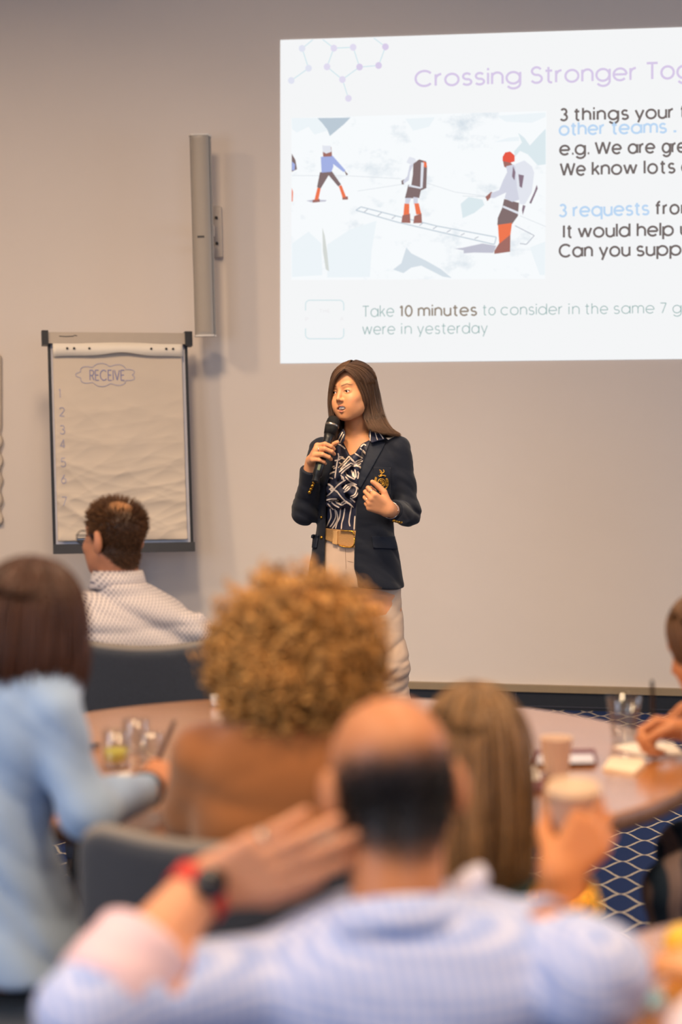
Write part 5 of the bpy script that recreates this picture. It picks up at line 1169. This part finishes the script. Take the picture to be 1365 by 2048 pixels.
STR = [[(495, 800), (525, 815), (560, 845)], [(545, 775), (560, 810), (580, 850)], [(497, 880), (502, 905), (498, 935)], [(500, 915), (520, 912), (545, 918)], [(468, 945), (500, 938), (515, 930)], [(590, 905), (612, 935), (640, 958), (665, 945), (700, 932)], [(640, 880), (670, 900), (708, 925)], [(685, 838), (705, 858), (722, 882)], [(690, 830), (715, 805), (738, 815)],
 [(498, 1005), (545, 960), (592, 905)], [(505, 960), (530, 975), (560, 985)], [(505, 1045), (550, 1005), (600, 970)], [(470, 1095), (480, 1020), (492, 945)], [(445, 1000), (470, 990)], [(425, 1060), (450, 1045), (470, 1040)], [(520, 1065), (528, 1082), (532, 1105)], [(560, 1040), (580, 1072), (640, 1105)], [(612, 1025), (620, 1050), (628, 1085)], [(640, 1018), (648, 1050), (650, 1090)], [(665, 1035), (672, 1060), (665, 1100)], [(600, 985), (640, 990), (695, 968)], [(600, 965), (650, 978), (690, 1000)],
 [(560, 1080), (600, 1122), (658, 1152)], [(400, 1135), (428, 1150), (440, 1170), (430, 1195)], [(395, 1252), (440, 1215), (500, 1150), (562, 1108)], [(420, 1190), (450, 1180), (475, 1200)], [(480, 1195), (528, 1258), (582, 1312)], [(540, 1185), (575, 1150), (620, 1145), (655, 1180), (640, 1232), (600, 1252)], [(545, 1215), (580, 1195), (610, 1160)], [(398, 1282), (440, 1272), (490, 1272)], [(405, 1100), (430, 1090), (455, 1100)], [(408, 1310), (425, 1330), (442, 1352)], [(440, 1298), (470, 1325), (508, 1345)], [(470, 1290), (490, 1298), (515, 1312)], [(600, 1262), (622, 1280), (642, 1300)], [(520, 1312), (560, 1290), (612, 1332)],
 [(430, 1355), (437, 1420), (420, 1465), (398, 1510)], [(470, 1355), (478, 1420), (455, 1475), (428, 1512)], [(520, 1355), (510, 1430), (488, 1480), (476, 1525)], [(556, 1348), (545, 1420), (530, 1480), (525, 1528)], [(612, 1335), (597, 1420), (592, 1470), (600, 1505)], [(642, 1415), (638, 1470), (634, 1535)]]
obj('stripe', cat_vf(*[strip_surf(blouse, zb(l), 2.7, T0, .0012) for l in STR + [[(x + 15 + 4 * math.sin(x), y + 13) for x, y in l] for i, l in enumerate(STR) if i % 2 and i < 38]]), whit_b, bl)
# ---------------------------------------------------------------- trousers, belt, shoes
beige = M('trousers_beige', (206, 178, 156), .8, var=.05, scale=30, bump=.15, bscale=400, spec=.2)
def trs(P):
    lg = None
    for h_, k_, a_ in LEGS:
        e = chain(P, [h_, k_, a_], [.080, .058, .046], .04); zrel = P[:, 2] - .40
        amp = .009 * np.exp(-(zrel / .22) ** 2) + .003
        e = e + amp * ridge(P, 30, 51, (.35, .15, -1))
        lg = e if lg is None else np.minimum(lg, e)
    d = smin(lg, loft(P, [s for s in secT if s[0] > .80], yawP, .004), .035)
    return smax(smax(d, P[:, 2] - at(690, 1068, Y0)[2], .004), .05 - P[:, 2], .01)
tr = sdfobj('trousers', trs, (-.25, 6.72, .02), (.42, 7.3, 1.06), .0062, beige, pres)
belt_m = M('belt_woven_tan', (176, 132, 82), .7, var=.25, scale=90, stretch=(1, 1, 6), bump=.5, bscale=160)
bsurf = lambda P: loft(P, secT, yawP, .006)
bt = patch('belt', bsurf, zb([(380, 1518), (500, 1532), (655, 1542), (660, 1692), (520, 1668), (375, 1612)]), belt_m, pres, T0, .006, .008, 2.5)
patch('belt_loop', bsurf, zb([(466, 1540), (503, 1542), (500, 1664), (462, 1656)]), M('belt_loop_tan', (198, 152, 98), .6), bt, T0, .012, .006, 2)
obj('buckle', cat_vf(*[strip_surf(bsurf, zb(l), 2.6, T0, .017) for l in ([(528, 1540), (585, 1542), (628, 1548), (641, 1580)], [(512, 1668), (560, 1680), (615, 1682), (640, 1655), (643, 1600)])]), gold, bt)
obj('trouser_seam', cat_vf(*[strip_surf(trs, zb(l), .8, T0, .0008) for l in ([(560, 1690), (562, 1760), (566, 1870)], [(575, 1800), (630, 1812)])]), M('seam_beige', (150, 122, 104), .8), tr)
for a in (anL, anR): f, l0, h0 = shoe(a, FP, .9); sdfobj('shoe', f, l0, h0, .008, M('shoe_tan', (120, 82, 56), .4), pres)
# ---------------------------------------------------------------- buttons, crest, jewellery
def button(z, r=.0068):
    q = np.array(zb([z])); P = march(jacket, q[:, 0], q[:, 1], T0); n = grad(jacket, P)[0]
    obj('button', xf(lathe([(r * .9, -.003), (r, .001), (r * .8, .0042), (r * .3, .0055)], 18, n, P[0])), gold, jk)
for z in ((288, 1132), (278, 1160), (266, 1187), (254, 1214)): button(z, .0072)
for z in ((974, 1456), (993, 1461), (1013, 1466), (1034, 1470)): button(z, .0068)
button((355, 1427), .0062); button((357, 1600), .0068)
gth = M('crest_gold_thread', (190, 140, 48), .45, .5, var=.25, scale=200)
CR_ = [[(850, 1022), (868, 1036), (872, 1050), (890, 1040), (884, 1020)], [(856, 1038), (862, 1048), (872, 1052)], [(872, 1050), (868, 1072), (862, 1082)], [(848, 1082), (862, 1074), (884, 1070), (900, 1080)], [(846, 1078), (845, 1068)], [(865, 1060), (855, 1072)], [(888, 1070), (903, 1074), (898, 1082)],
 [(866, 1098), (890, 1108), (902, 1130), (892, 1156), (868, 1166), (846, 1156), (838, 1130), (846, 1108), (866, 1098)], [(852, 1120), (868, 1112), (884, 1122), (888, 1140), (870, 1152), (854, 1142)], [(858, 1130), (872, 1126), (880, 1138), (868, 1142)],
 [(818, 1082), (812, 1110), (808, 1140), (818, 1170), (840, 1192)], [(826, 1085), (822, 1112), (818, 1140), (830, 1165)], [(910, 1092), (922, 1112), (926, 1140), (916, 1170), (896, 1192)], [(904, 1096), (912, 1116), (914, 1140), (906, 1162)], [(815, 1095), (832, 1100)], [(812, 1118), (830, 1122)], [(810, 1142), (828, 1140)], [(905, 1105), (924, 1100)], [(908, 1125), (926, 1124)], [(906, 1148), (924, 1152)],
 [(826, 1172), (850, 1186), (872, 1190), (896, 1184), (914, 1168)], [(834, 1188), (856, 1200), (880, 1200), (902, 1190)], [(850, 1206), (868, 1212), (886, 1206)], [(846, 1216), (870, 1222), (888, 1216)]]
obj('crest', cat_vf(*[strip_surf(lambda P: jacket(P) - .004, zb(l), 1.7, T0, .0018) for l in CR_]), gth, jk)
silv = M('silver', (214, 204, 196), .2, 1)
wax = nrm(wrL - elL); wc = elL + (wrL - elL) * .93; obj('bracelet', tube([wc + axes(wax) @ np.array([.031 * math.cos(t), .031 * math.sin(t), .004 * math.sin(2 * t)]) for t in np.linspace(0, 2 * PI, 16)], .0018, 6, 60), silv, pres)
for pr, kf, u in ((hL, 'f0', .5), (hL, 'f2', .45), (hR, 'f1', .45)):
    g = [x for x in pr if x[4] == kf][0]; obj('ring', xf(lathe([(.0098, -.002), (.0106, 0), (.0098, .002)], 20, g[1] - g[0], g[0] + (g[1] - g[0]) * u, cap=False)), silv, pres, solid=.0014)
# ---------------------------------------------------------------- microphone
mic = thing('microphone', mic_t, 'black handheld microphone held by the standing presenter', 'microphone')
Lm = float(np.linalg.norm(mic_h - mic_t)); mb = M('mic_black', (24, 24, 26), .4); mg = M('mic_grille', (30, 30, 31), .45, .5, var=.3, scale=700, bump=.8, bscale=1100)
obj('handle', xf(lathe([(.013, -.022), (.0135, -.02), (.0135, .0), (.0185, .004), (.0185, .055), (.0165, .062), (.0175, Lm - .055), (.021, Lm - .035)], 32, micax, mic_t)), mb, mic)
obj('grille', xf(lathe([(.022, Lm - .036), (.0255, Lm - .012), (.0262, Lm - .002), (.0262, Lm + .010), (.0245, Lm + .024), (.019, Lm + .034), (.010, Lm + .040), (.002, Lm + .0415)], 40, micax, mic_t)), mg, mic)
obj('grille_band', xf(lathe([(.0262, Lm - .004), (.0275, Lm - .002), (.0275, Lm + .003), (.0262, Lm + .005)], 40, micax, mic_t, cap=False)), M('mic_band', (150, 140, 130), .3, .9), mic)
obj('display', xf(box((-.005, -.0195, .02), (.005, -.0175, .045)), axes(micax, (1, 0, 0)), mic_t), M('mic_display', (74, 88, 60), .3), mic, smooth=False)

# ================================================================== THINGS ON THE TABLES
ZT = .7405
glass_m = bpy.data.materials.new('clear_glass'); glass_m.use_nodes = True; T = NT(glass_m); T.n.remove(T.n['Principled BSDF'])
tb_ = T.new('ShaderNodeBsdfTransparent'); gb_ = T.new('ShaderNodeBsdfGlossy'); gb_.inputs['Roughness'].default_value = .06; fr = T.new('ShaderNodeLayerWeight'); fr.inputs[0].default_value = .22
T.l.new(T.mix(T.noise(T.obj(), 3), (.90, .91, .90, 1), (.95, .95, .94, 1)), tb_.inputs[0]); ms = T.new('ShaderNodeMixShader'); T.l.new(T.m('MULTIPLY_ADD', T.m('POWER', fr.outputs[1], 1.6), .75, .07), ms.inputs[0]); T.l.new(tb_.outputs[0], ms.inputs[1]); T.l.new(gb_.outputs[0], ms.inputs[2]); T.l.new(ms.outputs[0], T.n['Material Output'].inputs[0])
lemon = M('lemon_drink', (222, 208, 90), .2, var=.05)
def tumbler(p, r0, r1, h, label, fill=None):
    g = thing('drinking_glass', p, label, 'glass', None)
    obj('glass_wall', xf(lathe([(r0 * .96, 0), (r0, .004), (r1, h), (r1 - .001, h + .001), (r1 - .0022, h), (r0 - .003, .014), (.001, .012)], 40), None, p), glass_m, g)
    if fill: obj('drink', xf(lathe([(r0 - .0034, .0146), (r0 + (r1 - r0) * fill * .9 - .0036, h * fill)], 36), None, p), lemon, g)
    return g
tumbler(atz(1248, 1484, ZT), .027, .041, .105, 'clear tapered drinking glass on the table by the writing hand')
tumbler(atz(233, 1535, ZT), .028, .031, .082, 'short glass with yellow lemon drink beside the light blue sleeve', .5)
tumbler(atz(272, 1505, ZT), .028, .031, .075, 'empty glass standing behind the yellow lemon drink')
tumbler(atz(300, 1520, ZT), .026, .029, .06, 'low clear glass behind the pen-holding hand at left')
cp = atz(1113, 1556, ZT); papercup(cp, (0, 0, 1), .86, 'cream paper cup standing on the table beside a dark red notebook', False)
def flat_px(name, poly, h, m, label, cat, z=ZT, parts=None):
    Q = np.array([atz(x, y, z) for x, y in poly]); n = len(Q); c = Q.mean(0); Q = Q if np.cross(Q[1] - Q[0], Q[2] - Q[1])[2] > 0 else Q[::-1]
    V = np.concatenate([Q, Q + [0, 0, h]]); F = [tuple(range(n))[::-1], tuple(range(n, 2 * n))] + [(i, (i + 1) % n, n + (i + 1) % n, n + i) for i in range(n)]
    return obj(name, (V, F), m, smooth=False, label=label, cat=cat)
maro = M('notebook_maroon', (104, 38, 46), .5); ppr = M('paper_white', (238, 224, 208), .7, var=.03); crm = M('notes_cream', (244, 220, 190), .7, var=.04)
nb = flat_px('notebook', [(1066, 1530), (1196, 1528), (1190, 1506), (1072, 1508)], .009, maro, 'dark red notebook lying behind the cream paper cup', 'notebook')
Q = [atz(x, y, ZT + .0092) for x, y in [(1074, 1527), (1191, 1525), (1186, 1507.5), (1078, 1509)]]
obj('cover_label', (np.array(Q), [(0, 1, 2, 3)]), M('notebook_pale', (214, 208, 216), .5), nb, smooth=False)
nb = flat_px('notebook', [(1030, 1588), (1086, 1586), (1092, 1560), (1040, 1562)], .009, maro, 'dark red notebook partly hidden behind the blonde hair', 'notebook', ZT)
flat_px('paper_note', [(1036, 1566), (1084, 1560), (1074, 1532), (1040, 1534)], .0015, ppr, 'pale paper note beside the blonde hair, left of the standing cup', 'paper', ZT + .0095)
flat_px('paper_sheet', [(1228, 1495), (1290, 1516), (1372, 1512), (1345, 1486), (1262, 1487)], .002, ppr, 'white paper sheet under the writing hand', 'paper')
cs = flat_px('note_card', [(1206, 1541), (1268, 1551), (1292, 1532), (1287, 1520), (1220, 1518)], .004, crm, 'cream note card at the bottom of the small pile on the table', 'card')
flat_px('note_card', [(1210, 1537), (1272, 1546), (1292, 1527), (1228, 1515)], .003, crm, 'cream note card on top of the small pile on the table', 'card', ZT + .0042)
flat_px('napkin', [(222, 1572), (252, 1566), (262, 1546), (238, 1548)], .003, ppr, 'crumpled white napkin beside the light blue cuff', 'napkin')
flat_px('napkin', [(330, 1568), (350, 1566), (350, 1548), (334, 1548)], .004, crm, 'small cream napkin right of the pen-holding hand', 'napkin')
obj('cup', xf(lathe([(.012, 0), (.015, .004), (.017, .030), (.0155, .030), (.013, .006)], 28), None, atz(434, 1414, ZT)), M('white_china', (238, 232, 226), .3, var=.02), label='tiny white cup at the far table edge beside the curls', cat='cup')
mk_ = M('pen_black', (30, 28, 32), .4)
def penobj(a, b, r, label, m):
    t = thing('pen', a, label, 'pen'); a, b = np.array(a), np.array(b)
    d = b - a; L = np.linalg.norm(d); obj('barrel', xf(lathe([(r * .3, .0), (r, .014), (r, L - .02), (r * .8, L)], 14, d, a)), m, t)
    obj('clip', xf(box((-r * .3, r * .8, L - .045), (r * .3, r * 1.6, L - .01)), axes(d), a), m, t); return t
ha = hpB[8]  # index finger region of the left writer
penobj(atz(312, 1520, ZT + .05) - [0, .01, .012], at(350, 1440, 3.62), .0052, 'slim grey-brown pen held upright by the person in light blue', M('pen_brown', (98, 74, 62), .4))
penobj(atz(1310, 1497, ZT + .002), at(1305, 1362, YR - .02), .0045, 'tall black pen in the hand of the person writing at right', mk_)
penobj(atz(180, 1491, ZT + .006), atz(200, 1489, ZT + .006), .004, 'black pen lying on the table left of the lemon drink', mk_)
# near table
yel = M('sweet_yellow', (236, 190, 62), .5, var=.08)
sw = at(1366, 1872, 2.42); sw[2] = ZT + .03
sdfobj('sweet', lambda P: ell(P, sw, (.028, .026, .026)) + .003 * fbm(P, 120, 4), sw - .06, sw + .06, .004, yel, label='yellow sweet on the near table at the right edge', cat='sweet')
bw = atz(1292, 2008, ZT + .012)
V, F = [], []
for k in range(7):
    t = k * 2 * PI / 7; d = np.array([math.cos(t), math.sin(t), .25]); e = np.array([-math.sin(t), math.cos(t), 0]); n = len(V)
    V += [bw + d * .002 - [0, 0, .011], bw + d * .024 + e * .010, bw + d * .024 - e * .010, bw + d * .02 + [0, 0, .012]]; F += [(n, n + 2, n + 3), (n, n + 3, n + 1), (n, n + 1, n + 2), (n + 1, n + 3, n + 2)]
obj('sweet_wrapper', (np.array(V), F), M('wrapper_light_blue', (160, 206, 222), .35, var=.1), smooth=False, label='crumpled pale blue sweet wrapper on the near table', cat='wrapper')
